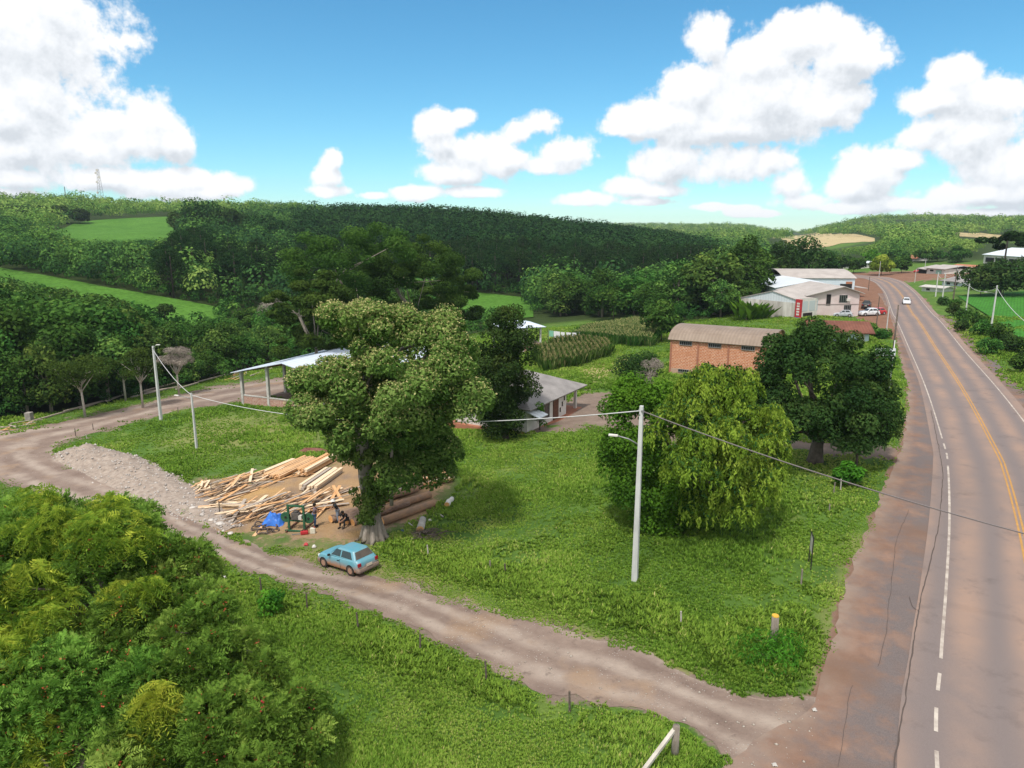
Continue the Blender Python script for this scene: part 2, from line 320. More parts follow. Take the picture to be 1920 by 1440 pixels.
def gmesh():
    az = np.radians(np.arange(-66, 66.01, .19)); r = 4 * 1.0128 ** np.arange(560)
    A, Rr = np.meshgrid(az, r); x, y = (np.sin(A) * Rr).ravel(), (np.cos(A) * Rr).ravel(); z = hz(x, y)
    n, m = len(r), len(az); i, j = np.meshgrid(np.arange(n - 1), np.arange(m - 1), indexing='ij'); b = (i * m + j).ravel()
    px, py = proj(x, y, z); s = np.clip((py - 430) / 600, .08, 1.2)   # softness of edges follows distance
    wob = (fbm(x * .5, y * .5) - .5) * 60 * s
    def msk(poly, w): return sst(pdist(px, py, poly) + wob, -w * s, w * s)
    trk = INNER + OUTER[::-1]
    shl = SHL + [(1735,560),(1768,600),(1828,660),(1895,728),(1990,800),(2200,930),(2500,1100),(2500,1700)]
    dirt = np.maximum.reduce([msk(trk, 22) * .9, msk(shl, 16), msk(YARD, 12), msk(TIMBER, 30) * .75, msk(DRIVE, 14), msk(YARD2, 8), msk(FARJ, 6)])
    red = np.maximum.reduce([msk(shl, 30), msk(YARD2, 8), msk(FARJ, 8), msk(YARD, 20) * .4])
    dust = np.maximum.reduce([msk(DUST1, 20), msk(DUST2, 22), .6 * msk(TIMBER, 30)]) * np.clip(fbm(x * .8 + 5, y * .8) * 2.2 - .25, 0, 1)
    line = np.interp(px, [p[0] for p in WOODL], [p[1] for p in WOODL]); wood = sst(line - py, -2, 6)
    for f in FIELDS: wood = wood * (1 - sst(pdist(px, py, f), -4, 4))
    dry = np.maximum.reduce([msk([(380,790),(600,770),(600,830),(420,850),(300,830)], 40) * .5, msk([(1070,690),(1170,668),(1180,700),(1100,715)], 12), msk([(560,1040),(600,1020),(700,1060),(900,1130),(1250,1230),(1350,1290),(1000,1170),(760,1090),(640,1075)], 25) * .8, msk([(1640,1000),(1665,940),(1560,1200),(1540,1280),(1500,1250),(1600,1000)], 20) * .35])
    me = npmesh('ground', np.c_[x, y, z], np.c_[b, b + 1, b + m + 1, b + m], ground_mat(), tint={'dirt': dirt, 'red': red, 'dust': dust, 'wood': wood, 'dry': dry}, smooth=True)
    tag(me, kind='structure'); return me
def ground_mat():
    m, t, b, v = newmat('ground_grass')
    g = mixn(t, noise(t, v, .12, 5, .6, .35, .65), (.07, .145, .022), (.125, .215, .035))
    g = mixn(t, noise(t, v, .7, 6, .7, .4, .75), g, (.05, .10, .02)); g = mixn(t, noise(t, v, .33, 4, .6, .55, .8), g, (.20, .235, .06))
    g = mixn(t, noise(t, v, 9, 4, .7, .35, .7), g, mixn(t, .5, g, (.03, .065, .014)))
    g = mixn(t, attr(t, 'dry'), g, mixn(t, noise(t, v, 2, 5, .7, .3, .7), (0.211, 0.224, 0.066), (0.356, 0.277, 0.145)))
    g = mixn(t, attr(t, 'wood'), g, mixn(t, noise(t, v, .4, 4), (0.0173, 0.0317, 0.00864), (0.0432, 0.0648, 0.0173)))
    d1 = mixn(t, noise(t, v, .5, 6, .65, .3, .7), (0.151, 0.112, 0.09), (0.238, 0.18, 0.144)); d2 = mixn(t, noise(t, v, .4, 6, .65, .3, .7), (0.144, 0.072, 0.0468), (0.223, 0.119, 0.0756))
    d = mixn(t, attr(t, 'red'), d1, d2); d = mixn(t, noise(t, v, 22, 4, .7, .55, .8), d, (0.288, 0.245, 0.209)); d = mixn(t, attr(t, 'dust'), d, mixn(t, noise(t, v, 3, 5), (0.36, 0.194, 0.072), (0.446, 0.302, 0.144)))
    ed = mth(t, 'MULTIPLY_ADD', mth(t, 'SUBTRACT', noise(t, v, 2.2, 6, .7), .5), 1.3, attr(t, 'dirt')); r = nd(t, 'ShaderNodeMapRange', interpolation_type='SMOOTHSTEP'); ln(t, ed, r.inputs[0]); r.inputs[1].default_value = .3; r.inputs[2].default_value = .62
    f = mth(t, 'MAXIMUM', r.outputs[0], attr(t, 'dust')); ln(t, mixn(t, f, g, d), b.inputs['Base Color']); bumpn(t, b, noise(t, v, 6, 6, .75), .8, .12); return m
gmesh()
def cr(pts, n):                                    # smooth curve through points, n per span
    P = [np.array(p, float) for p in pts]; P = [2 * P[0] - P[1]] + P + [2 * P[-1] - P[-2]]; out = []
    for i in range(len(P) - 3):
        p0, p1, p2, p3 = P[i:i + 4]
        for t in np.arange(n) / n: out.append(.5 * (2 * p1 + (p2 - p0) * t + (2 * p0 - 5 * p1 + 4 * p2 - p3) * t * t + (3 * p1 - p0 - 3 * p2 + p3) * t ** 3))
    return np.array(out + [P[-2]])
def resample(pts, step):
    d = np.r_[0, np.cumsum(np.hypot(*np.diff(pts, axis=0).T))]; s = np.arange(0, d[-1], step); return np.c_[np.interp(s, d, pts[:, 0]), np.interp(s, d, pts[:, 1])]
def sheet(name, L, Rg, n, mat_, up, rough=0., kind='structure', smooth=True, extra=None):
    t = np.linspace(0, 1, n)[None, :, None]; V = L[:, None] * (1 - t) + Rg[:, None] * t
    if rough:
        w = (fbm(V[..., 0] * .9, V[..., 1] * .9, 4) - .5) * 2 * rough; e = np.zeros((1, n)); e[0, 0] = -1; e[0, -1] = 1
        dr = (Rg - L); dr = dr / np.linalg.norm(dr, axis=1, keepdims=True); V = V + dr[:, None] * (w * np.abs(e))[..., None]
    x, y = V[..., 0].ravel(), V[..., 1].ravel(); k = len(L); i, j = np.meshgrid(np.arange(k - 1), np.arange(n - 1), indexing='ij'); b = (i * n + j).ravel()
    across = np.tile(np.linspace(0, 1, n), k)
    return tag(npmesh(name, np.c_[x, y, hz(x, y) + up], np.c_[b, b + 1, b + n + 1, b + n], mat_, tint={'across': across}, smooth=smooth), kind=kind)
wp = lambda l: np.array([at(*p)[:2] for p in l])
# dirt track
def track_mat():
    m, t, b, v = newmat('track_gravel'); a = attr(t, 'across')
    c = mixn(t, noise(t, v, .35, 6, .7, .35, .65), (0.163, 0.118, 0.0977), (0.244, 0.184, 0.151))
    wv = mth(t, 'MULTIPLY_ADD', noise(t, v, .25, 3), .35, a); rut = mth(t, 'SINE', mth(t, 'MULTIPLY', wv, 15.0))
    c = mixn(t, mth(t, 'MULTIPLY', noise(t, v, .6, 4, .6, .25, .6), mth(t, 'MULTIPLY_ADD', rut, .6, .4, clamp=True)), c, (0.326, 0.264, 0.22))
    c = mixn(t, noise(t, v, .22, 5, .6, .55, .75), c, (0.293, 0.199, 0.13)); c = mixn(t, noise(t, v, 1.6, 5, .7, .58, .8), c, (0.106, 0.0773, 0.0651))
    vo = nd(t, 'ShaderNodeTexVoronoi'); vo.inputs['Scale'].default_value = 7; ln(t, v, vo.inputs['Vector'])
    st = nd(t, 'ShaderNodeMapRange'); ln(t, vo.outputs['Distance'], st.inputs[0]); st.inputs[1].default_value = .22; st.inputs[2].default_value = .1
    c = mixn(t, mth(t, 'MULTIPLY', st.outputs[0], noise(t, v, .5, 4, .6, .45, .62)), c, (0.407, 0.374, 0.342)); ln(t, c, b.inputs['Base Color'])
    bumpn(t, b, mth(t, 'ADD', noise(t, v, 5, 6, .75), mth(t, 'MULTIPLY', st.outputs[0], .2)), .8, .09); return m
Lt, Rt = cr(wp(INNER), 16), cr(wp(OUTER), 16)
sheet('dirt_track', Lt, Rt, 14, track_mat(), .018, rough=.55)
# highway
LL = [(14.4 - .518 * 16, 20.9 - 16)] + [tuple(p) for p in wp([(1757,1440),(1764,1236),(1774,1100),(1780,973),(1777,874),(1767,825),(1727,705),(1681,600),(1674,588),(1661,552),(1649,536),(1636,527),(1610,521),(1560,516)])]
EL = resample(cr(LL, 12), .8)
def offs(P, d):
    T = np.gradient(P, axis=0); T /= np.linalg.norm(T, axis=1, keepdims=True); k = np.ones(25) / 25
    T = np.c_[np.convolve(np.pad(T[:, 0], 12, 'edge'), k, 'valid'), np.convolve(np.pad(T[:, 1], 12, 'edge'), k, 'valid')]
    return P + np.c_[T[:, 1], -T[:, 0]] * np.asarray(d).reshape(-1, 1)
def asphalt_mat(name, base, dusty, f):
    m, t, b, v = newmat(name, .85, .25); a = attr(t, 'across'); c = mixn(t, noise(t, v, 30, 4, .7, .3, .7), base, tuple(q * 1.35 for q in base))
    w = mth(t, 'MULTIPLY_ADD', noise(t, v, .08, 3), .06, a); s = mth(t, 'COSINE', mth(t, 'MULTIPLY', w, f)); s = mth(t, 'MULTIPLY', mth(t, 'MULTIPLY_ADD', s, .5, .5), noise(t, v, .15, 5, .65, .25, .7))
    c = mixn(t, s, c, dusty); c = mixn(t, noise(t, v, .5, 6, .7, .55, .85), c, tuple(q * .72 for q in base)); ln(t, c, b.inputs['Base Color']); bumpn(t, b, noise(t, v, 40, 3), .4, .01); return m
n_ = len(EL); wid = np.interp(np.arange(n_), [0, 60, 110, n_], [1.25, 1.05, .5, .4])
sheet('highway', offs(EL, -wid), offs(EL, np.full(n_, 8.1)), 12, asphalt_mat('asphalt', (.138, .112, .106), (.29, .192, .143), 25.2), .042)
shl = resample(cr(wp(SHL), 12), .8); q = np.linspace(0, 1, 260)
def bylen(P, n): d = np.r_[0, np.cumsum(np.hypot(*np.diff(P, axis=0).T))]; s = np.linspace(0, d[-1], n); return np.c_[np.interp(s, d, P[:, 0]), np.interp(s, d, P[:, 1])]
def shoulder_mat():
    m, t, b, v = newmat('shoulder_dirt', .9, .15); a = attr(t, 'across')
    asp = mixn(t, noise(t, v, 25, 4, .7, .3, .7), (.105, .085, .082), (.16, .132, .126)); red = mixn(t, noise(t, v, .6, 6, .7, .3, .7), (.155, .09, .065), (.245, .155, .115))
    k = mth(t, 'ADD', noise(t, v, .45, 6, .65, .42, .62), mth(t, 'MULTIPLY_ADD', a, -1.2, .55), clamp=True); c = mixn(t, k, asp, red)
    c = mixn(t, mth(t, 'MULTIPLY', mth(t, 'MULTIPLY_ADD', a, -3.0, 1.0, clamp=True), noise(t, v, .7, 5, .65, .3, .6)), c, (.235, .18, .145)); c = mixn(t, noise(t, v, .12, 4, .6, .52, .7), c, (0.155, 0.093, 0.0651)); c = mixn(t, noise(t, v, 14, 4, .7, .6, .8), c, (0.198, 0.155, 0.13)); ln(t, c, b.inputs['Base Color']); bumpn(t, b, noise(t, v, 10, 5, .7), .6, .04); return m
shR = offs(EL, -wid + .5); m_s = np.argmin(np.hypot(*(EL - shl[-1]).T)); s0 = np.argmin(np.hypot(*(EL - shl[0]).T))
sheet('road_shoulder', bylen(shl, 300), bylen(shR[max(s0, 0):m_s + 1], 300), 12, shoulder_mat(), .028, rough=.35)
rs = offs(EL, np.full(n_, 7.7)); re = offs(EL, 9.3 + 1.2 * fbm(np.arange(n_) * .06, np.zeros(n_)))
wide = np.exp(-((np.arange(n_) - np.argmin(np.abs(EL[:, 1] - 52))) / 9.) ** 2) * 9
sheet('road_shoulder', rs[:200], (re + 0 * rs)[:200] + np.c_[wide, -.3 * wide][:200], 8, MATS['shoulder_dirt'], .024, rough=.3)
# painted markings
def stripe(name, d, w, i0, i1, m): sheet(name, offs(EL, np.full(n_, d - w / 2))[i0:i1], offs(EL, np.full(n_, d + w / 2))[i0:i1], 2, m, .048)
wpt = mat('white_paint', (0.468, 0.414, 0.36), (0.252, 0.207, 0.18), 1.2, .8); ypt = mat('yellow_paint', (0.45, 0.234, 0.054), (0.324, 0.18, 0.063), 1.5, .8)
pxl, pyl = proj(EL[:, 0], EL[:, 1], hz(EL[:, 0], EL[:, 1]))
iy = lambda yy: int(np.argmin(np.abs(pyl - yy)[:n_ - 30]))
EL_ = EL
def dash(y0, y1):
    global EL, n_
    P, s = resample(EL, .1), n_; EL = P; n_ = len(P); a_, b_ = proj(P[:, 0], P[:, 1], hz(P[:, 0], P[:, 1])); i0, i1 = (int(np.argmin(np.abs(b_[:int(n_ * .6)] - yy))) for yy in (y0, y1))
    stripe('edge_line', 0, .13, i0, i1 + 1, wpt); EL = EL_; n_ = s
for y0, y1 in ((1520, 1408), (1372, 1328), (1296, 1265), (862, 850), (843, 832)): dash(y0, y1)
dash(1236, 874)
stripe('edge_line', 0, .12, iy(825), n_ - 25, wpt); stripe('edge_line', 7.2, .12, 0, n_ - 25, wpt)
stripe('centre_line', 3.52, .11, 0, n_ - 25, ypt); stripe('centre_line', 3.76, .11, 0, n_ - 25, ypt)
# cracks along the edge of the carriageway and the old shoulder
cmat = mat('crack_dark', (.075, .057, .05))
def crack(pts, w):
    P = resample(cr(wp(pts), 10), .25); P = P + .12 * (np.c_[fbm(P[:, 1] * 1.3, P[:, 0], 4), fbm(P[:, 0] * 1.3, P[:, 1] + 9, 4)] - .5); k = w * (.4 + fbm(P[:, 0] * 2, P[:, 1] * 2))
    sheet('pavement_crack', offs(P, -k / 2), offs(P, k / 2), 2, cmat, .05)
crack([(1676,1450),(1700,1290),(1722,1150),(1742,1060),(1760,985),(1767,900),(1764,860),(1752,800),(1745,770)], .055)
crack([(1648,1250),(1662,1180),(1668,1120),(1680,1020),(1690,990),(1705,955)], .022); crack([(1571,1440),(1582,1370),(1592,1310),(1602,1285)], .018); crack([(1705,1120),(1712,1140),(1728,1150)], .03)
# fields on the slopes: mown / young crop strips
def field(poly, n, m, name='field', mt=None):
    a = [at(*p) for p in poly[0]]; c = [at(*p) for p in poly[1]]
    L = bylen(np.array([p[:2] for p in a]), n); Rg = bylen(np.array([p[:2] for p in c]), n)
    return sheet(name, L, Rg, m, mt or crop, .25)
def crop_mat(nm, c1, c2, ws):
    m, t, b, v = newmat(nm); c = mixn(t, noise(t, v, .06, 6, .7, .35, .65), c1, c2); c = mixn(t, noise(t, v, .8, 5, .7, .4, .7), c, tuple(q * .6 for q in c1))
    if ws:
        w = nd(t, 'ShaderNodeTexWave'); w.inputs['Scale'].default_value = ws; w.inputs['Distortion'].default_value = 1.5; mp = nd(t, 'ShaderNodeMapping'); mp.inputs['Rotation'].default_value = (0, 0, R(35)); ln(t, v, mp.inputs[0]); ln(t, mp.outputs[0], w.inputs['Vector']); c = mixn(t, mth(t, 'MULTIPLY', w.outputs['Fac'], .4), c, tuple(q * .5 for q in c1))
    ln(t, c, b.inputs['Base Color']); bumpn(t, b, noise(t, v, 1.5, 5, .7), .7, .3); return m
crop = crop_mat('young_crop', (.065, .17, .02), (.105, .24, .035), .25)
field(([(-200,478),(0,503),(100,520),(200,540),(300,557),(430,582)], [(-200,560),(0,585),(100,600),(200,610),(300,612),(410,612)]), 90, 30)
field(([(70,440),(140,418),(250,409),(335,406)], [(60,478),(150,480),(240,470),(335,452)]), 60, 30)
field(([(835,542),(900,550),(1000,560)], [(835,592),(900,604),(1000,596)]), 40, 20)
field(([(1440,441),(1500,441),(1640,447)], [(1470,452),(1510,468),(1640,453)]), 40, 20, mt=crop_mat('stubble', (.42, .33, .17), (.5, .41, .24), 0))
field(([(1790,436),(1860,440),(1930,444)], [(1790,443),(1860,447),(1930,450)]), 20, 8, mt=MATS['stubble'])
field(([(1795,556),(1920,548),(2300,540)], [(1905,634),(1985,660),(2500,650)]), 60, 40, mt=crop_mat('soy_crop', (.045, .175, .02), (.06, .22, .03), .55))
# ------------------------------------------------------------------ grass and weeds
def blades(P, hgt, wid, lean, n, g, tint):
    N = len(P) * n; p = np.repeat(P, n, 0); h = np.repeat(hgt, n) * g.uniform(.55, 1.15, N); w = np.repeat(wid, n) * g.uniform(.7, 1.3, N)
    a = g.uniform(0, 2 * np.pi, N); d = np.c_[np.cos(a), np.sin(a)]; s = np.c_[-d[:, 1], d[:, 0]]; l = np.repeat(lean, n) * g.uniform(.3, 1.2, N) * h
    o = d * (np.repeat(hgt, n) * g.uniform(0, .45, N))[:, None]; b = p.copy(); b[:, :2] += o
    V = np.empty((N, 4, 3)); z0 = b[:, 2]
    V[:, 0] = np.c_[b[:, :2] - s * w[:, None] * .4, z0 - .03]; V[:, 1] = np.c_[b[:, :2] + d * l[:, None] * .4 + s * w[:, None] * .6, z0 + h * .6]
    V[:, 2] = np.c_[b[:, :2] + d * l[:, None], z0 + h * .95]; V[:, 3] = np.c_[b[:, :2] + d * l[:, None] * .4 - s * w[:, None] * .6, z0 + h * .55]
    return V.reshape(-1, 3), np.repeat(np.clip(np.repeat(tint, n) + g.normal(0, .13, N) + .45 * (g.random(N) < .035), 0, 1), 4)
NOGRASS = [INNER + OUTER[::-1], SHL + [(1735,560),(1768,600),(1828,660),(1895,728),(1990,800),(2200,930),(2500,1100),(2500,1700)], YARD, TIMBER, DRIVE, YARD2]
def scatter(N, r0, r1, g, azr=42):
    r = np.exp(g.uniform(np.log(r0), np.log(r1), N)); a = np.radians(g.uniform(-azr, azr, N)); x, y = np.sin(a) * r, np.cos(a) * r; z = hz(x, y); px, py = proj(x, y, z); return x, y, z, px, py, r
def okgrass(x, y, px, py):
    ok = np.ones(len(x), bool); s = np.clip((py - 430) / 600, .08, 1.2); wob = (fbm(x * .6, y * .6) - .5) * 50 * s
    for k, p in enumerate(NOGRASS): ok &= (pdist(px, py, p) + wob) < (3 if k != 3 else -8) * s
    return ok
gr = np.random.default_rng(11)
gm = leafmat('grass_blades', [(.06, .115, .018), (.13, .235, .03), (.205, .335, .045), (.31, .42, .07), (.48, .45, .17)], .3, .2, .12)
x, y, z, px, py, r = scatter(340000, 17, 165, gr); ok = okgrass(x, y, px, py) & ~((fbm(x * .35 + 11, y * .35, 4) < .40) & (gr.random(len(x)) < .75)) & (py > np.interp(px, [q[0] for q in WOODL], [q[1] for q in WOODL]) - 3); x, y, z, px, py, r = (q[ok] for q in (x, y, z, px, py, r))
big = fbm(x * .16, y * .16, 3); pt = fbm(x * .45 + 30, y * .45, 3); tin = .05 + .95 * (fbm(x * .10 + 7, y * .10, 4) * .65 + pt * .45 - .1) + .15 * sst(px, 1380, 1600) * (py > 850) * (py < 1150)  # lighter tint towards the road paints a sunlit zone into the grass
sg = np.clip((py - 430) / 600, .08, 1.2); eg = .45 + .55 * sst(-np.maximum(pdist(px, py, NOGRASS[0]), pdist(px, py, NOGRASS[1])) / sg, 2, 40); hg = eg * (.07 + .12 * sst(big, .35, .7)) * (1 + r / 120); V, T = blades(np.c_[x, y, z], hg * 1.15, .015 * (1 + r / 20), np.full(len(x), .55), 8, gr, tin)
tag(npmesh('grass', V, np.arange(len(V)).reshape(-1, 4), gm, tint=T), kind='stuff')
WB = [[(705,1042),(860,1098),(1000,1132),(1150,1180),(1300,1218),(1340,1200),(1250,1130),(1100,1100),(960,1060),(860,1035),(760,1010),(715,1012)], [(330,1015),(420,1052),(700,1150),(1000,1290),(1000,1340),(700,1250),(420,1120)],
      [(330,900),(225,850),(300,860),(360,890)], [(1260,1200),(1380,1290),(1480,1310),(1560,1200),(1480,1130)]]
x, y, z, px, py, r = scatter(80000, 18, 75, gr); ok = okgrass(x, y, px, py); w = np.zeros(len(x))
for q in WB: w = np.maximum(w, sst(pdist(px, py, q), -15, 15))
pk = gr.random(len(x)) < np.maximum(w * .8, .75 * sst(fbm(x * .3 + 50, y * .3 + 20, 3), .6, .68)); ok &= pk; x, y, z, px, py, r, w = (q[ok] for q in (x, y, z, px, py, r, w))
sg = np.clip((py - 430) / 600, .08, 1.2); eg = .35 + .65 * sst(-np.maximum(pdist(px, py, NOGRASS[0]), pdist(px, py, NOGRASS[1])) / sg, 2, 45); V, T = blades(np.c_[x, y, z], (.12 + .26 * fbm(x * .5, y * .5, 2) * (.3 + .9 * w)) * eg, np.full(len(x), .034) * (1 + r / 60), np.full(len(x), .9), 9, gr, .12 + .42 * fbm(x * .4, y * .4 + 3, 3))
tag(npmesh('weeds', V, np.arange(len(V)).reshape(-1, 4), gm, tint=T), kind='stuff')
# stones on the track
def stones(name, N, box, size, m, reg):
    V0 = np.array([(1, 0, 0), (-1, 0, 0), (0, 1, 0), (0, -1, 0), (0, 0, 1), (0, 0, -.4)], float); F0 = np.array([(0, 2, 4), (2, 1, 4), (1, 3, 4), (3, 0, 4), (2, 0, 5), (1, 2, 5), (3, 1, 5), (0, 3, 5)])
    px = gr.uniform(box[0], box[2], N); py = box[1] + (box[3] - box[1]) * gr.random(N) ** .8; k = pdist(px, py, reg) > 0; P = np.array([at(a, b) for a, b in zip(px[k], py[k])]); n = len(P)
    s = size * np.minimum(np.exp(gr.normal(0, .55, n)), 3); V = V0[None] * (s[:, None, None] * gr.uniform(.5, 1.3, (n, 6, 3)) * np.array([1, 1, .55])); a = gr.uniform(0, 6.3, n); c, q = np.cos(a)[:, None], np.sin(a)[:, None]
    V = np.stack([V[..., 0] * c - V[..., 1] * q, V[..., 0] * q + V[..., 1] * c, V[..., 2]], -1) + P[:, None] + [0, 0, .03]
    return tag(npmesh(name, V.reshape(-1, 3), (F0[None] + 6 * np.arange(n)[:, None, None]).reshape(-1, 3), m, k=3), kind='stuff')
stones('gravel', 2600, (0, 820, 1560, 1440), .028, mat('gravel_stone', (.26, .215, .18), (.42, .37, .32), 3), INNER + OUTER[::-1])
# ------------------------------------------------------------------ trees
bark = mat('bark_grey', (.16, .135, .11), (.30, .26, .22), 3, .95, .8, 8, stretch=(1, 1, .35)); bark_d = mat('bark_dark', (.07, .055, .045), (.15, .12, .10), 3, .95, .6, 8); bark_p = mat('bark_pale', (.34, .31, .27), (.5, .46, .41), 2, .95, .5, 8)
def unit(n, g): u = g.normal(size=(n, 3)); return u / np.linalg.norm(u, axis=1, keepdims=True)
def leaves(C, N_, T_, L, Wd):                     # diamond leaf faces at C with normal N_ and direction T_
    N_ = N_ / np.linalg.norm(N_, axis=1, keepdims=True); T_ = T_ - N_ * (T_ * N_).sum(1, keepdims=True); T_ /= np.linalg.norm(T_, axis=1, keepdims=True) + 1e-9; B = np.cross(N_, T_)
    L, Wd = L[:, None], Wd[:, None]; V = np.stack([C - T_ * L * .5, C + B * Wd * .5 + N_ * L * .06, C + T_ * L * .5, C - B * Wd * .5 + N_ * L * .06], 1); return V.reshape(-1, 3)
def crown(blobs, n, size, g, up=.35, aspect=.5, droop=0., sq=.85, low=-.6, tvar=.16, shell=.62, tb=None):
    B = np.asarray(blobs, float); w = B[:, 3] ** 2; i = g.choice(len(B), n, p=w / w.sum()); u = unit(int(n * 2.2) + 50, g); u = u[u[:, 2] > low]; u = u[:n] if len(u) >= n else u[g.integers(0, len(u), n)]
    C = B[i, :3] + u * (B[i, 3] * (shell + (1.08 - shell) * np.sqrt(g.random(n))))[:, None] * [1, 1, sq]; N_ = u * .7 + unit(n, g) * .65 + [0, 0, up]; T_ = unit(n, g)
    if droop: T_ = T_ * (1 - droop) + (u * [.5, .5, 0] + [0, 0, -1]) * droop; N_ = u * [1, 1, .25] + unit(n, g) * .5
    s = size * g.uniform(.65, 1.35, n); bt = g.normal(0, tvar, len(B)) if tb is None else np.asarray(tb)
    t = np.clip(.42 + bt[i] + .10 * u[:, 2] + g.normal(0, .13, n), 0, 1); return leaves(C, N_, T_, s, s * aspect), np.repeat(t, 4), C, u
def blobs(c, rad, k, br, g, low=-.45, inner=.25):  # clumps over an ellipsoid
    u = unit(k * 3, g); u = u[u[:, 2] > low][:k]; f = np.where(g.random(len(u)) < inner, g.uniform(.2, .55, len(u)), g.uniform(.7, .95, len(u)))
    r = br * g.uniform(.7, 1.3, len(u)); return np.c_[np.array(c) + u * np.array(rad) * f[:, None], r]
def quads(n): return np.arange(n).reshape(-1, 4)
def leafpart(name, V, T, m, parent): return npmesh(name, V, quads(len(V)), m, parent, tint=T)
def limbs(mb, base, fork, ends, r0, g, n=7):
    for e_ in ends:
        b, e_ = Vector(fork) + Vector((0, 0, g.uniform(-.15, .35) * (Vector(fork) - Vector(base)).length * .5)), Vector(e_); m = (b + e_) / 2 + Vector(g.normal(0, .08, 3)) * (e_ - b).length + Vector((0, 0, .1 * (e_ - b).length)); mb.tube([b, (b + m) / 2, m, (m + e_) / 2, e_], [r0 * .55, r0 * .42, r0 * .32, r0 * .2, r0 * .08], n)
LF = dict(
 hero=leafmat('leaf_hero', [(.038, .08, .016), (.085, .15, .03), (.145, .22, .05), (.23, .29, .085)], .25, .3, .2),
 bloom=leafmat('leaf_bloom', [(0.207, 0.23, 0.069), (0.345, 0.333, 0.127), (0.506, 0.448, 0.218)], .3, .5, .1),
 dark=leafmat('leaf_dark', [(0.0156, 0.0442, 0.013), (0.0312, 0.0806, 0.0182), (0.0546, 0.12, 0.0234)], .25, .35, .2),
 deep=leafmat('leaf_deep', [(.018, .045, .014), (.036, .078, .02), (.072, .11, .028)], .22, .3, .2),
 fresh=leafmat('leaf_fresh', [(0.039, 0.111, 0.0156), (0.078, 0.195, 0.0195), (0.13, 0.273, 0.026)], .35, .4, .15),
 weep=leafmat('leaf_weep', [(.075, .14, .016), (.15, .25, .028), (.25, .36, .045), (.37, .47, .075)], .4, .3, .2),
 wood=leafmat('leaf_wood', [(0.0182, 0.0546, 0.013), (0.039, 0.101, 0.0195), (0.0715, 0.156, 0.0286), (0.13, 0.221, 0.039)], .25, .15, .2),
 far=leafmat('leaf_far', [(0.0208, 0.052, 0.0182), (0.052, 0.111, 0.026), (0.111, 0.189, 0.0364), (0.208, 0.273, 0.065)], .25, .02, .12),  # yellow-green end of the ramp paints sunshine onto the distant hills
 arau=leafmat('leaf_araucaria', [(.009, .027, .009), (.019, .046, .013), (.036, .072, .019)], .15, .2, .2),
 feather=leafmat('leaf_feather', [(.028, .06, .014), (.052, .10, .02), (.085, .14, .028)], .35, .2, .15),
 yellow=leafmat('leaf_yellow', [(.08, .155, .018), (.18, .27, .03), (.33, .39, .045), (.52, .52, .07)], .4, .6, .2),
 berry=leafmat('leaf_berry', [(.05, .115, .016), (.105, .205, .03), (.17, .29, .045), (.27, .38, .075)], .3, .6, .2),
 red=leafmat('berry_red', [(0.286, 0.0325, 0.026), (0.442, 0.078, 0.052), (0.338, 0.156, 0.065)], .1, .5, .1),
 pale=leafmat('leaf_pale', [(0.13, 0.26, 0.078), (0.26, 0.416, 0.156), (0.468, 0.598, 0.286)], .35, .5, .1),
 twig=leafmat('twig_grey', [(0.156, 0.13, 0.111), (0.26, 0.221, 0.195), (0.351, 0.299, 0.26)], .1, .5, .1),
 corn=leafmat('leaf_corn', [(.03, .085, .015), (.055, .13, .02), (.16, .2, .07), (.34, .30, .13)], .3, .3, .1))
def leaf_tree(name, base, label, cat, group=None, rz=0.): return empty(name, base, rz, label, cat, group)
g = np.random.default_rng(21)
def xat(px, py_like, base): return (px - 960) * xz(base[1], base[2])   # world X of photo column px at that depth
# big flowering tree at the timber yard
b = at(701, 1012); top = zat(b.x, b.y + 2, 556) - b.z; sx = lambda px, zz: (px - 701) * xz(b.y + 1, b.z + zz); zz_ = lambda py: zat(b.x, b.y + 1, py) - b.z
T = leaf_tree('flowering_tree', b, 'tallest broad tree with cream blossom, its thick trunk standing behind the blue car', 'tree')
BL = []
for (px, py, rp, k, dy) in ((660,620,55,8,1),(720,600,50,7,-1),(790,610,48,7,1),(850,625,45,6,0),(640,690,60,8,-2),(720,690,70,9,-3),(800,690,65,8,-3),(870,690,50,7,-1),(620,760,45,6,0),(690,770,55,7,-3),(770,770,60,8,-3),(850,760,55,7,-2),(905,735,40,5,0),(660,850,40,4,1),(745,840,45,5,-1),(800,850,40,5,-1),(845,835,35,4,0),(572,700,12,2,-1),(590,725,22,3,0),(925,725,22,2,1),(740,660,90,9,3),(820,880,26,2,0),(760,880,25,2,0),(880,640,40,4,2)):
    px = 738 + (px - 738) * .86; s = xz(b.y, b.z + zz_(py)); c = (sx(px, zz_(py)), dy + g.normal(0, 1.0), zz_(py)); BL.append(blobs(c, (rp * s * .9, rp * s, rp * s * .9), k + 3, .85, g, -.9, .3))
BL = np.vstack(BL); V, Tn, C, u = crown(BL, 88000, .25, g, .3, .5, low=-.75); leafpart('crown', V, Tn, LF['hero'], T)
up_ = (u[:, 2] > .1) & (g.random(len(u)) < np.clip((C[:, 2] - 5.0) / 9.5, .05, 1) * .95 * np.clip(1.25 - (C[:, 0] + 4) / 14, .3, 1)); Cb = C[up_] + u[up_] * .12; n = len(Cb); leafpart('blossom', leaves(Cb, unit(n, g) + [0, 0, .8], unit(n, g), g.uniform(.09, .19, n), g.uniform(.06, .12, n)), np.repeat(g.random(n), 4), LF['bloom'], T)
mb = MB(); f1 = (sx(690, 4), .2, zz_(880))
mb.tube([(0, 0, -.2), (.02, 0, .35), (0, 0, 1.0), (-.05, 0, 2.0), f1], [.85, .70, .58, .53, .48], 14)
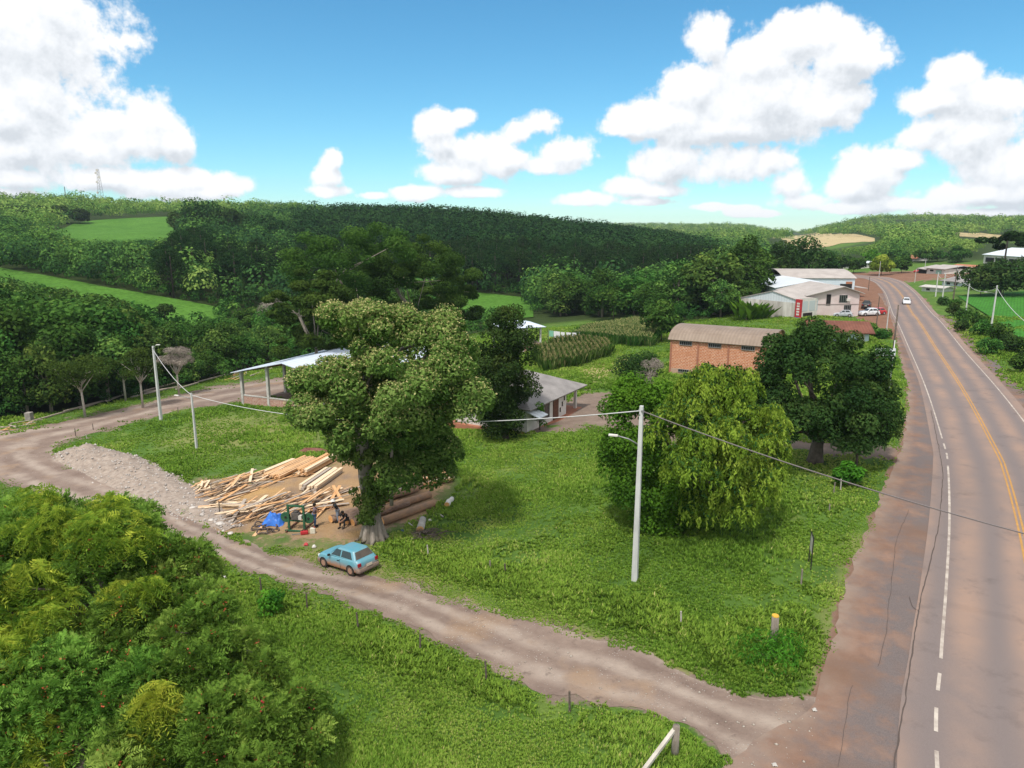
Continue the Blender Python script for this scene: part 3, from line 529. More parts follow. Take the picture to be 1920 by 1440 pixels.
for a in np.arange(0, 6.28, .8): mb.tube([(math.cos(a) * 1.15, math.sin(a) * 1.15, -.1), (math.cos(a) * .7, math.sin(a) * .7, .3), (math.cos(a) * .45, math.sin(a) * .45, 1.5)], [.12, .2, .1], 7)
f2 = (sx(686, 7), .3, zz_(790)); mb.tube([f1, ((f1[0] + f2[0]) / 2 - .1, .3, (f1[2] + f2[2]) / 2), f2], [.46, .4, .36], 10); mb.tube([f1, (sx(712, 6), .8, zz_(830)), (sx(735, 8), 1, zz_(760))], [.34, .3, .2], 9); mb.tube([(sx(740, 5), -.6, zz_(930)), (sx(742, 6), -.6, zz_(870)), (sx(745, 7), -.4, zz_(810))], [.13, .12, .08], 7)
limbs(mb, (0, 0, 0), f2, BL[g.choice(len(BL), 26, False), :3], .4, g); mb.build('trunk', bark, T, True)
bl = []
for q in range(46): f = g.random(); py = 830 + 128 * f; bl.append((sx(702 + g.normal(0, 17) * (1.25 - .7 * f), 3), -.3 + g.normal(0, .3), zz_(py), g.uniform(.3, .5)))
V, Tn, C, u = crown(bl, 5200, .26, g, .2, .45, low=-1, droop=.3, shell=.1); leafpart('ivy', V, Tn, LF['hero'], T)
# conical dark tree behind it
b = at(948, 822); b.y += 0; T = leaf_tree('conical_tree', b, 'dark conical evergreen tree between the flowering tree and the grey-roofed house', 'tree'); ht = zat(b.x, b.y, 578) - b.z; s = xz(b.y, b.z + ht / 2); BL = []
for py, hw in ((585,12),(605,28),(630,42),(655,52),(680,60),(705,64),(730,66),(755,52),(780,40),(800,28)):
    zc = zat(b.x, b.y, py) - b.z; BL.append(blobs(((944 - 948) * s + (8 if py < 640 else 0) * s, 0, zc), (hw * s * 1.12, hw * s * 1.1, .6), max(5, hw // 3), .85, g, -1, .35))
BL = np.vstack(BL); V, Tn, C, u = crown(BL, 34000, .26, g, .2, .5, low=-.8); leafpart('crown', V, Tn, LF['deep'], T); MB().tube([(0, 0, -.2), (0, 0, ht * .85)], [.32, .06]).build('trunk', bark_d, T, True)
# weeping tree and its broad-leaved neighbour
b = at(1262, 990); T = leaf_tree('weeping_tree', b, 'light green weeping tree with drooping strands, behind the concrete lamp pole', 'tree'); zq = lambda py: zat(b.x, b.y, py) - b.z; s = xz(b.y, b.z + 5); P = lambda px, py, dy: ((px - 1262) * s, dy, zq(py)); BL = []
for px, py, rp, k, dy in ((1320,720,48,8,0),(1280,740,42,6,-1),(1370,740,48,7,0),(1250,790,48,6,-2),(1320,790,60,9,-2.5),(1400,790,50,8,-1),(1430,830,34,6,0),(1270,840,52,6,-3),(1350,850,60,8,-3),(1420,870,36,6,-1),(1340,905,45,6,-2.5),(1390,915,34,5,-1.5),(1300,930,40,5,-2),(1330,780,90,12,2.5),(1340,830,80,10,0),(1320,890,50,6,-1)):
    BL.append(blobs(P(px, py, dy), (rp * s, rp * s * 1.1, rp * s), k + 4, .55, g, -.7, .25))
BL = np.vstack(BL); n = 4600; i = g.choice(len(BL), n); u = unit(n, g); u[:, 2] = np.abs(u[:, 2]) * .8 - .2; st = BL[i, :3] + u * BL[i, 3:4]
k = 13; L = g.uniform(.25, .85, n); tt = (np.arange(k) / (k - 1))[None, :, None]; out = u * [1, 1, 0]; path = st[:, None] + out[:, None] * (.5 * np.sqrt(tt) * L[:, None, None]) + np.array([0, 0, -1]) * (tt ** 1.3 * L[:, None, None]); C = path.reshape(-1, 3) + g.normal(0, .05, (n * k, 3)); N_ = np.repeat(out, k, 0) + unit(n * k, g) * .7 + [0, 0, .2]; T_ = np.repeat(out * .4, k, 0) + unit(n * k, g) * .7 + [0, 0, -1]
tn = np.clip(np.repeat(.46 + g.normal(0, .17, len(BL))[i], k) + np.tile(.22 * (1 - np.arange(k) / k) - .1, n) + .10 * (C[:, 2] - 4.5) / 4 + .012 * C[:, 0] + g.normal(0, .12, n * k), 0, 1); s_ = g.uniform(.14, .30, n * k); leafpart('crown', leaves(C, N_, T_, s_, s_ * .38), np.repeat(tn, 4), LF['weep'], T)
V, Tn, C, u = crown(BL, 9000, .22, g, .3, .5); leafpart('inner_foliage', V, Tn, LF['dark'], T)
mb = MB(); fk = (.2, .2, zq(900)); mb.tube([(0, 0, -.2), (.05, 0, .5), (0, .1, 1.4), fk], [.42, .34, .28, .24]); limbs(mb, (0, 0, 0), fk, BL[g.choice(len(BL), 16, False), :3], .3, g); mb.build('trunk', bark_d, T, True)
b2 = at(1240, 985); b2.y += 1.2; b2.z = gz(b2.x, b2.y); T = leaf_tree('broadleaf_tree', b2, 'rounded mid green broadleaf tree grown into the left side of the weeping tree', 'tree'); b = b2; BL = []
P = lambda px, py, dy: ((px - 1240) * s, dy, zq(py))
for px, py, rp, k, dy in ((1215,745,44,7,1),(1180,770,34,5,1),(1250,770,40,5,0),(1170,820,38,6,0),(1220,830,48,6,-1.5),(1160,865,30,5,0),(1200,890,44,6,-1.5),(1250,900,44,6,-2),(1190,930,32,5,0),(1240,950,38,6,-1.5),(1290,950,36,5,-1.5),(1225,965,24,3,-1.2)):
    BL.append(blobs(P(px, py, dy), (rp * s, rp * s * 1.1, rp * s), k + 4, .85, g, -.8, .25))
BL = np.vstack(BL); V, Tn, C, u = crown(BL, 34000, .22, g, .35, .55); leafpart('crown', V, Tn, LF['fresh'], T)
mb = MB(); mb.tube([(0, 0, -.2), (0, 0, .6), (-.1, 0, 2.2)], [.34, .26, .2]); limbs(mb, (0, 0, 0), (-.1, 0, 2.2), BL[g.choice(len(BL), 12, False), :3], .25, g); mb.build('trunk', bark_d, T, True)
# big dark round tree by the highway
b = at(1528, 866); T = leaf_tree('round_tree', b, 'large dark round-crowned tree beside the highway shoulder, in front of the brick warehouse', 'tree'); s = xz(b.y, b.z + 5); P = lambda px, py, dy: ((px - 1528) * s * .9 - .5, dy, zq(py)); BL = []
for px, py, rp, k, dy in ((1500,640,44,8,0),(1560,650,44,8,1),(1460,670,46,7,0),(1620,680,40,7,0),(1430,720,36,6,0),(1510,710,70,9,-3),(1590,720,60,8,-2.5),(1650,730,34,6,1),(1470,760,52,7,-2.5),(1550,765,56,8,-3),(1630,770,44,7,-2),(1490,778,36,5,-1.5),(1600,780,40,6,-1.5),(1668,770,32,5,0),(1672,805,26,4,-.5),(1450,740,40,5,2),(1530,690,80,8,3.5),(1560,785,34,3,0)):
    BL.append(blobs(P(px, py, dy), (rp * s, rp * s * 1.1, rp * s), k + 3, .85, g, -.8, .3))
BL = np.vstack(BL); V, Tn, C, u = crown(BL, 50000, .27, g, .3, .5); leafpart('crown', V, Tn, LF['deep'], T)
mb = MB(); fk = (.1, 0, zq(825)); mb.tube([(0, 0, -.2), (0, 0, .4), (.05, 0, 1.4), fk], [.72, .56, .45, .42], 10); limbs(mb, (0, 0, 0), fk, BL[g.choice(len(BL), 22, False), :3], .4, g); mb.build('trunk', bark_d, T, True)
def simple_tree(name, px, py, ptop, wpx, label, lm, n, leaf, cat='tree', group=None, k=26, br=.22, tr=.12, trunk=bark_d, lowf=.25, sq=.8, rows=1, droop=0., lean=0., asp=.5):
    b = at(px, py); ht = zat(b.x, b.y, ptop) - b.z; w = wpx * xz(b.y, b.z + ht * .6) / 2; T = empty(name, b, 0, label, cat, group); zc = ht * (1 + lowf) / 2; rz_ = ht * (1 - lowf) / 2
    B = blobs((lean * ht, 0, zc), (w * .85, w * .85, rz_ * .9), k, w * br * 1.6, g, -.9, .3); V, Tn, C, u = crown(B, n, leaf, g, .3, asp, droop=droop, sq=sq); leafpart('crown', V, Tn, lm, T)
    mb = MB(); mb.tube([(0, 0, -.15), (lean * ht * .3, 0, ht * lowf), (lean * ht * .8, 0, ht * .6)], [tr, tr * .75, tr * .4]); limbs(mb, (0, 0, 0), (lean * ht * .6, 0, ht * max(lowf, .3)), B[g.choice(len(B), min(10, len(B)), False), :3], tr, g, 5); mb.build('trunk', trunk, T, True); return T
simple_tree('pale_tree', 1605, 878, 806, 95, 'small pale-leaved young tree at the edge of the highway shoulder', LF['pale'], 1500, .42, k=16, droop=.35, asp=.3)
simple_tree('shrub', 1592, 912, 868, 60, 'dark green shrub beneath the small pale-leaved tree', LF['fresh'], 1600, .28, 'shrub', k=12, lowf=0.02)
simple_tree('dark_tree', 1192, 742, 668, 110, 'low dark spreading tree in front of the brick warehouse corner', LF['deep'], 5000, .26, k=24, br=.2)
T = simple_tree('leafless_tree', 1215, 748, 664, 50, 'small leafless grey tree beside the low dark spreading tree', LF['twig'], 2200, .35, k=16, trunk=bark_p, asp=.1)
# gnarled trees along the yard edge
for px, py, pt, w, lb, lm, n, le in ((160,782,664,120,'leaning flat-topped small tree with pale crooked trunk beside the yard track',LF['feather'],5200,-.03),(268,765,650,80,'slender grey-green tree with bent pale trunk behind the left utility pole',LF['feather'],3200,.02),(236,752,665,70,'thin grey-green twin-stemmed tree next to the slender bent one',LF['feather'],2600,.0),(336,742,648,62,'brown leafless fan-shaped tree behind the left utility pole',LF['twig'],5200,0.)):
    simple_tree('small_tree' if 'leafless' not in lb else 'leafless_tree', px, py, pt, w, lb, lm, n, .34 if lm is LF['feather'] else .5, k=22, trunk=bark_p, lowf=.42, tr=.16, lean=le, sq=.6, asp=.35 if lm is LF['feather'] else .07)
simple_tree('leafless_tree', 520, 640, 562, 75, 'grey leafless tree standing at the wood edge above the shed roof', LF['twig'], 4200, .8, k=22, trunk=bark_p, lowf=.3, tr=.2, asp=.06)
simple_tree('small_tree', 312, 618, 570, 40, 'small dark umbrella-shaped tree alone on the narrow field', LF['deep'], 1500, .5, lowf=.55, sq=.4)
# tall feathery trees behind the flowering tree
for px, r, pt, w, lb in ((645,112,398,230,'tallest feathery flat-topped tree with pale leaning limb'),(745,118,432,190,'feathery layered tree just right of the tallest feathery one'),(820,128,470,120,'pale-branched feathery tree with a small crown'),(560,100,500,150,'low feathery tree spreading above the shed roof')):
    a = math.atan((px + 20 - 960) / F); x_, y_ = math.sin(a) * r, math.cos(a) * r; b = gp(x_, y_); ht = zat(x_, y_, pt) - b.z; w = w * xz(y_, b.z + ht) / 2; T = empty('feathery_tree', b, 0, lb, 'tree', 'feathery trees behind the flowering tree'); B = []
    for q in range(48):
        a = g.uniform(0, 6.28); rr = w * math.sqrt(g.random()); f = 1 - .6 * g.random() ** 1.2; B.append((math.cos(a) * rr, math.sin(a) * rr, ht * f * (1 - .2 * (rr / w) ** 2), w * g.uniform(.12, .28)))
    V, Tn, C, u = crown(B, 24000, .46, g, .25, .4, sq=.55, low=-1, shell=.2); leafpart('crown', V, Tn, LF['feather'], T)
    mb = MB(); f1 = (w * .12, 0, ht * .35); mb.tube([(0, 0, -.3), (w * .05, 0, ht * .2), f1], [.32, .27, .22]); f2 = (-w * .22, -1, ht * .62); mb.tube([f1, (-w * .02, -.8, ht * .45), f2], [.22, .19, .15])
    for q in g.choice(len(B), 9, False): mb.tube([f2 if q % 2 else f1, ((B[q][0] + f2[0]) / 2 + g.normal(0, .6), (B[q][1]) / 2, (B[q][2] + f2[2]) / 2), B[q][:3]], [.11, .07, .03], 5)
    mb.build('trunk', bark, T, True)
# red-berry trees in the near corner, with yellow-green climbing growth
def sprays(B, n, g, ll, lw, nl, droop, up, low=-.3, yl=0.):
    B = np.asarray(B); w = B[:, 3] ** 2; i = g.choice(len(B), n, p=w / w.sum()); u = unit(n * 4, g); u = u[u[:, 2] > low][:n]; st = B[i, :3] + u * B[i, 3:4] * g.uniform(.6, 1.15, (n, 1)); ax = u * [1, 1, .4] + unit(n, g) * .55 + [0, 0, up]; ax /= np.linalg.norm(ax, axis=1, keepdims=True)
    L = ll * nl * .22 * g.uniform(.7, 1.3, n); k = (np.arange(nl) + .5) / nl; pos = st[:, None] + ax[:, None] * (k[None, :, None] * L[:, None, None]) + np.array([0, 0, -1]) * (k ** 2)[None, :, None] * (L * droop)[:, None, None]
    nr = np.cross(ax, unit(n, g)); nr /= np.linalg.norm(nr, axis=1, keepdims=True); nr = np.where(nr[:, 2:3] < 0, -nr, nr); sd_ = np.cross(nr, ax); side = np.where(np.arange(nl) % 2, 1, -1)[None, :, None]
    dirv = ax[:, None] * .65 + sd_[:, None] * side * .85 + np.array([0, 0, -1]) * droop * .8; C = pos + dirv * ll * .4; N_ = np.repeat(nr, nl, 0) + unit(n * nl, g) * .3; s_ = ll * g.uniform(.75, 1.2, n * nl); bt = g.normal(0, .13, len(B))[i]
    t = np.clip(np.repeat(.42 + 1.25 * bt + .12 * u[:, 2] + yl + g.normal(0, .12, n), nl) + g.normal(0, .1, n * nl), 0, 1); return leaves(C.reshape(-1, 3), N_, dirv.reshape(-1, 3), s_, s_ * lw), np.repeat(t, 4), st, u
def berry_tree(cs, label, nb, n, yellow=None, base=None):
    T = empty('red_berry_tree', base, 0, label, 'tree', 'red-berry trees in the near corner'); B = []
    for px, py, d, rp in cs:                       # clump centres: photo column/row at horizontal distance d
        a, bb = (px - 960) / F, (720 - py) / F; yy = d; t = yy / (cP + bb * sP); c = Vector((a * t, yy, H + t * (-sP + bb * cP))) - base; B.append(blobs(c, (rp, rp, rp * .8), 9, rp * .42, g, -.5, .2))
    B = np.vstack(B); V, Tn, st, u = sprays(B, int(n * 1.7), g, .18, .34, 11, .25, .35); leafpart('crown', V, Tn, LF['berry'], T)
    k = g.choice(len(st), nb); C = np.repeat(st[k] + u[k] * .12, 6, 0) + g.normal(0, .07, (nb * 6, 3)); leafpart('berries', leaves(C, unit(nb * 6, g), unit(nb * 6, g), g.uniform(.05, .1, nb * 6), g.uniform(.05, .09, nb * 6)), np.repeat(g.random(nb * 6), 4), LF['red'], T)
    mb = MB(); ht = B[:, 2].max(); mb.tube([(0, 0, -.2), (.1, 0, ht * .35)], [.22, .16]); limbs(mb, (0, 0, 0), (.1, 0, ht * .3), B[g.choice(len(B), 16, False), :3], .2, g, 6); mb.build('trunk', bark_d, T, True)
    if yellow:
        Y = []
        for px, py, d, rp in yellow:
            a, bb = (px - 960) / F, (720 - py) / F; t = d / (cP + bb * sP); c = Vector((a * t, d, H + t * (-sP + bb * cP))) - base; Y.append(blobs(c, (rp * 1.2, rp * 1.2, rp), 10, rp * .36, g, -.5, .1))
        V, Tn, st, u = sprays(np.vstack(Y), int(yellow_n * 1.5), g, .22, .22, 11, .75, .5, -.35, .02); leafpart('creeper', V, Tn, LF['yellow'], T)
    return T
yellow_n = 2300
berry_tree([(100,1020,27,1.7),(200,1010,28,1.5),(20,1010,27,1.5),(240,975,29,1.0),(60,1110,25,1.6),(180,1080,26,1.6),(-60,1100,24,1.8)], 'yellow-topped tree hung with bright drooping leaves at the far end of the near thicket', 260, 4600, [(150,990,26.3,1.3),(80,985,26.3,1.1),(210,1010,26,1.1),(130,1040,25.4,1.0),(40,1130,23.6,1.2),(-30,1140,23.3,1.2),(20,1240,22,1.0),(110,1150,24,.8)], gp(-14.5, 25.5))
yellow_n = 420
berry_tree([(330,1075,26.5,1.3),(270,1150,25,1.4),(360,1150,25,1.1),(250,1010,28,1.0),(205,1200,24,1.2)], 'mid-height red-berried tree nearest the thick grey fence post', 420, 3600, [(250,1120,24.5,.7)], gp(-10.5, 25.5))
berry_tree([(150,1290,22,1.4),(50,1310,21,1.4),(240,1300,22,1.3),(110,1390,20.5,1.3),(-30,1400,20,1.5),(20,1450,19.5,1.2)], 'red-berried tree in the bottom corner of the near thicket, paler leaves', 380, 4200, [(100,1360,20.6,.8),(60,1440,19.3,.7)], gp(-12.5, 19.5))
berry_tree([(340,1290,22.5,1.4),(420,1230,24,1.2),(300,1380,21,1.3),(400,1370,21,1.3),(230,1440,19.8,1.2)], 'red-berried tree in the middle of the near thicket with one yellow spray', 420, 4200, [(290,1330,20.8,.55),(270,1400,20.2,.5)], gp(-9, 21))
berry_tree([(480,1300,23,1.2),(530,1330,22.5,1.1),(500,1400,21,1.3),(450,1440,20,1.2),(560,1420,21,.9)], 'red-berried tree at the grassy right edge of the near thicket', 420, 3600, None, gp(-7.2, 21))
# ------------------------------------------------------------------ the woods
def proto(kind, seed):
    g = np.random.default_rng(seed)
    if kind == 'arau':
        B = []; ht = 14
        for lv in range(7):
            z = ht * (.52 + .075 * lv); rad = (3.6, 4.0, 4.0, 3.6, 2.9, 2.0, .8)[lv] * g.uniform(.9, 1.1); k = (9, 9, 9, 8, 7, 5, 2)[lv]
            for q in range(k): a = q * 6.283 / k + lv + g.normal(0, .15); rr = rad * g.uniform(.75, 1.05); B.append((math.cos(a) * rr, math.sin(a) * rr, z + .12 * rr + g.normal(0, .15), .8)); B.append((math.cos(a) * rr * .6, math.sin(a) * rr * .6, z, .4))
        V, Tn, C, u = crown(B, 3200, .42, g, .5, .5, sq=.7, low=-1); mb = MB(); mb.tube([(0, 0, -1), (0, 0, ht * .97)], [.3, .1], 7)
        for q in range(26): a = g.uniform(0, 6.28); z = ht * g.uniform(.2, .6); l = g.uniform(1.2, 2.8); mb.tube([(0, 0, z), (math.cos(a) * l, math.sin(a) * l, z - .1 * l)], [.05, .02], 4)
        return V, Tn, mb
    ht = 11; w = g.uniform(4.0, 5.2); B = blobs((0, 0, ht * .54), (w * .82, w * .82, ht * .44), 38, 1.4, g, -.95, .2); V, Tn, C, u = crown(B, 3400, .6, g, .4, .6, low=-.8, tvar=.14); mb = MB(); mb.tube([(0, 0, -1.2), (.1, 0, ht * .4), (0, 0, ht * .7)], [.3, .24, .1], 7); limbs(mb, (0, 0, 0), (.1, 0, ht * .35), B[g.choice(len(B), 6, False), :3], .25, g, 5); return V, Tn, mb
gf = np.random.default_rng(5); xs = []
for r0, r1, spc in ((72, 160, 5.2), (160, 340, 6.3), (340, 700, 9.2), (700, 1000, 12), (1000, 2100, 16)):
    m = r1 * 1.0; q = np.arange(-m, m, spc); X, Y = np.meshgrid(q, np.arange(30, m, spc)); X = X.ravel() + gf.uniform(-.42, .42, X.size) * spc; Y = Y.ravel() + gf.uniform(-.42, .42, Y.size) * spc; r = np.hypot(X, Y); k = (r >= r0) & (r < r1) & (np.abs(np.arctan2(X, Y)) < R(44)); xs.append(np.c_[X[k], Y[k]])
XY = np.vstack(xs); X, Y = XY.T; Z = hz(X, Y); px, py = proj(X, Y, Z); r = np.hypot(X, Y); line = np.interp(px, [q[0] for q in WOODL], [q[1] for q in WOODL]); ok = py < line - 2
FZ = FIELDS + [[(940,590),(1120,596),(1250,606),(1250,700),(940,700)], [(1690,502),(1735,486),(1840,486),(1850,560),(1690,540)], [(1840,500),(1840,462),(1960,462),(1960,500)], [(1565,512),(1565,488),(1615,488),(1615,512)]]
for f in FZ: ok &= pdist(px, py, f) < -.8
ok &= ~((px > 1700) & (r < 330)) & ~((px > 1430) & (r < 290) & (py > 500))
PLANT = [(290,580),(420,590),(560,566),(700,566),(850,548),(1000,556),(1180,566),(1335,530),(1340,488),(1200,440),(1000,402),(860,390),(700,402),(480,450),(330,475)]
arau = pdist(px, py, PLANT) + (fbm(X * .03, Y * .03) - .5) * 30 > 0; arau &= ~((px < 560) & (fbm(X * .05 + 9, Y * .05) > .52))
hgt = np.where(arau, gf.uniform(11, 15, len(X)), gf.uniform(6, 13, len(X)) + 4 * (gf.random(len(X)) < .06)); near = (r < 160); hgt = np.where(near & (px < 260), gf.uniform(11, 15.5, len(X)), hgt); hgt = np.where(near & (px >= 260) & (px < 640), gf.uniform(6, 9.5, len(X)), hgt); hgt = np.where(near & (px > 980), gf.uniform(5, 8, len(X)), hgt); edge_ = line - py < 14; hgt = np.where(edge_ & near, hgt * .7, hgt); hgt = np.where(r > 900, hgt * .9, hgt)
LIM = [(([-300,0,100,200,245,262,330,425,450,600],[502,518,536,556,566,596,604,606,580,560]),215),(([100,140,235,330,345],[430,446,450,444,420]),420),(([820,840,900,985,1000],[580,592,602,600,580]),230), (([1425,1440,1500,1560,1640,1665],[440,456,472,468,456,440]),at(1550,452).length * .97), (([1780,1790,1860,1940],[436,446,450,452]),at(1860,442).length * .97)]
for (lx, ly), rm in LIM:
    k_ = (1331 * 0 + (720 - np.interp(px, lx, ly)) / F); zt = Y * (k_ * cP - sP) / (cP + k_ * sP) + H - Z; cl = (r < rm) & (px > lx[0]) & (px < lx[-1]) & (hgt > zt); hgt = np.where(cl, np.maximum(zt, 0), hgt)
ok &= hgt > 2.2
vis = np.zeros(len(X), bool) | True; mx_ = np.full(len(X), -9.)
for f in np.linspace(.15, .97, 36): mx_ = np.maximum(mx_, (hz(X * f, Y * f) + np.where(f * r > 120, 5, 0) - H) / (r * f))
vis = (Z + hgt + 6 - H) / r > mx_; ok &= vis; X, Y, Z, px, py, r, arau, hgt = (q[ok] for q in (X, Y, Z, px, py, r, arau, hgt))
ok_idx = None
dark = sst(pdist(px, py, [(-900,900),(-900,480),(340,430),(600,400),(860,380),(1350,470),(1560,480),(1600,560),(900,800)]), -10, 10)  # leaf tint darker in this area; sunlit far hills are painted by lighter tint
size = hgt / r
def woodset(kind, mask, nind, name, cat, lm, trunkm, ref, labels, seeds):
    prot = [proto(kind, s_) for s_ in seeds]; idx = np.where(mask)[0]; idx = idx[np.argsort(r[idx])]; done = {}
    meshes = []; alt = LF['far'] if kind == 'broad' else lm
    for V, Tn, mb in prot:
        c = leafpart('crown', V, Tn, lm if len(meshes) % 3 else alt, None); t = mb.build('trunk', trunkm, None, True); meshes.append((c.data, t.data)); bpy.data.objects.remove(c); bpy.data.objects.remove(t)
    for k, i in enumerate(idx[:nind]):
        cm, tm = meshes[k % len(meshes)]; o = empty(name, (X[i], Y[i], Z[i]), gf.uniform(0, 6.28)); q = hgt[i] / ref; o.scale = (q * gf.uniform(.85, 1.35),) * 2 + (q,)
        for nm, me in (('trunk', tm), ('crown', cm)): c = bpy.data.objects.new(nm, me); COL.objects.link(c); c.parent = o
        lb, gp_ = labels(px[i], py[i], r[i]); tag(o, lb, cat, gp_)
    return idx[nind:]
def lab_b(px, py, r):
    if px > 980 and r < 230: return 'mid green tree in the wood edge behind the cornfields and warehouses', 'trees behind the cornfields'
    if r < 165: return ('tall dark green tree in the dense wood beyond the dirt yard track', 'tall wood beyond the yard track') if px < 260 else ('lower bushy green tree in the wood between the shed and the narrow field', 'bushy wood behind the shed')
    return 'broad green tree in the wood uphill of the narrow bright field', 'wood uphill of the narrow field'
rest = woodset('broad', ~arau, 292, 'broadleaf_tree', 'tree', LF['wood'], bark, 11., lab_b, (1, 2, 3, 4, 5, 6))
rest2 = woodset('arau', arau, 285, 'araucaria_tree', 'araucaria', LF['arau'], mat('bark_black', (.028, .022, .02), (.06, .05, .042), 3), 14., lambda px, py, r: ('dark araucaria pine at the lower front of the hillside plantation', 'araucaria plantation front rows'), (11, 12, 13, 14))
def mass(name, idx, lm, boost=0., hs=1., tiers=((450, 260, .085), (800, 120, .115), (9999, 62, .16))):
    VV, TT = [], []; lo_ = 0
    for hi_, per, lf in tiers:
        ii = idx[(r[idx] >= lo_) & (r[idx] < hi_)]; lo_ = hi_; n = len(ii)
        if not n: continue
        u = unit(n * per * 3, gf); u = u[u[:, 2] > -.35][:n * per].reshape(n, per, 3); hh = hgt[ii] * hs; rad = hh * gf.uniform(.36, .56, n); bump_ = 1 + .22 * np.sin(u[..., 0] * 5 + gf.uniform(0, 6, (n, 1))) * np.sin(u[..., 1] * 5 + 1) + .08 * gf.normal(size=(n, per))
        C = np.stack([X[ii][:, None] + u[..., 0] * rad[:, None] * bump_, Y[ii][:, None] + u[..., 1] * rad[:, None] * bump_, Z[ii][:, None] + hh[:, None] * (.5 + .42 * u[..., 2] * bump_)], -1).reshape(-1, 3); uu = u.reshape(-1, 3); N_ = uu + unit(len(uu), gf) * .38 + [0, 0, .2]; s_ = np.repeat(lf * hh, per) * gf.uniform(.6, 1.3, len(uu))
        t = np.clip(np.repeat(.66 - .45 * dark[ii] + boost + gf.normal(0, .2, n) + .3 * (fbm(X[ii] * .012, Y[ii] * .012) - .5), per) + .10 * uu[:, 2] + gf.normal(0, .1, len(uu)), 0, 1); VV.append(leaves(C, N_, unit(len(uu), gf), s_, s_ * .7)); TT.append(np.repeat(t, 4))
    V = np.vstack(VV); tag(npmesh(name, V, quads(len(V)), lm, tint=np.concatenate(TT)), kind='stuff')
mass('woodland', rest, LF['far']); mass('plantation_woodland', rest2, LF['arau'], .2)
q = np.arange(-330, 330, 3.6); X, Y = np.meshgrid(q, np.arange(60, 330, 3.6)); X = X.ravel() + gf.uniform(-1.6, 1.6, X.size); Y = Y.ravel() + gf.uniform(-1.6, 1.6, Y.size); Z = hz(X, Y); px, py = proj(X, Y, Z); r = np.hypot(X, Y)
line = np.interp(px, [q_[0] for q_ in WOODL], [q_[1] for q_ in WOODL]); ok = (py < line + 1) & (r < 330) & (px > -300) & (px < 1420); near_ = line - py
for f in FZ: ok &= pdist(px, py, f) < -1
edge_ = np.minimum.reduce([np.abs(pdist(px, py, f)) for f in FIELDS[:3]] + [np.abs(near_)]); ok &= (edge_ < 26) | (gf.random(len(X)) < .3)
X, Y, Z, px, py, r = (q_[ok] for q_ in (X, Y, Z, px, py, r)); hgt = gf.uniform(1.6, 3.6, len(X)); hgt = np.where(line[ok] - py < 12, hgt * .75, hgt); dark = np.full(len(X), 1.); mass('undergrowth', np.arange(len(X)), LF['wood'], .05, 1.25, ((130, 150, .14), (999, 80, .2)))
# ------------------------------------------------------------------ buildings
def brick_mat(nm, c1, c2, mo, sc_, dirt):
    m, t, b, v = newmat(nm, .9, .2); sp_ = nd(t, 'ShaderNodeSeparateXYZ'); ln(t, v, sp_.inputs[0]); cb = nd(t, 'ShaderNodeCombineXYZ'); ln(t, mth(t, 'ADD', sp_.outputs[0], sp_.outputs[1]), cb.inputs[0]); ln(t, sp_.outputs[2], cb.inputs[1])
    k = nd(t, 'ShaderNodeTexBrick'); ln(t, cb.outputs[0], k.inputs['Vector']); k.inputs['Scale'].default_value = sc_; k.inputs['Color1'].default_value = (*c1, 1); k.inputs['Color2'].default_value = (*c2, 1); k.inputs['Mortar'].default_value = (*mo, 1); k.inputs['Mortar Size'].default_value = .045; k.inputs['Brick Width'].default_value = .6; k.inputs['Row Height'].default_value = .3
    c = mixn(t, noise(t, v, .9, 5, .7, .4, .75), k.outputs[0], dirt); c = mixn(t, noise(t, v, 6, 3, .6, .45, .8), c, tuple(q * .7 for q in c1)); ln(t, c, b.inputs['Base Color']); return m
def roof_mat(nm, c1, c2, ax, fr, rough=.5, sc_=.5, spec=.4):
    m, t, b, v = newmat(nm, rough, spec); c = mixn(t, noise(t, v, sc_, 5, .65, .35, .7), c1, c2); mp = nd(t, 'ShaderNodeMapping'); mp.inputs['Scale'].default_value = (fr, 1, 1) if ax == 'x' else (1, fr, 1); sp_ = nd(t, 'ShaderNodeSeparateXYZ'); ln(t, v, sp_.inputs[0])
    w = mth(t, 'SINE', mth(t, 'MULTIPLY', sp_.outputs[0 if ax == 'x' else 1], fr)); c = mixn(t, mth(t, 'MULTIPLY_ADD', w, .12, .12), c, tuple(q * .6 for q in c1)); ln(t, c, b.inputs['Base Color']); bumpn(t, b, w, .5, .03); return m
brick = brick_mat('brick_orange', (.46, .145, .062), (.56, .215, .10), (.62, .48, .38), 1.5, (.50, .22, .12)); brick2 = brick_mat('brick_rough', (.36, .12, .07), (.45, .24, .16), (.45, .40, .36), 3.0, (.40, .30, .26))
conc = mat('concrete', (.34, .32, .30), (.5, .48, .45), 2, .9, .2, 12); conc_p = mat('concrete_pole', (.42, .42, .41), (.55, .55, .54), 1.5, .85, .15, 10, stretch=(1, 1, .3)); white = mat('white_wall', (.62, .60, .57), (.52, .48, .44), .8, .85); pink = mat('pinkish_wall', (.60, .50, .49), (.52, .41, .40), .5, .85); stain = mat('stained_wall', (.34, .31, .28), (.60, .57, .53), .5, .9, stretch=(1.5, 1.5, .3)); bluew = mat('bluish_wall', (.48, .56, .64), (.58, .63, .68), .4, .7)
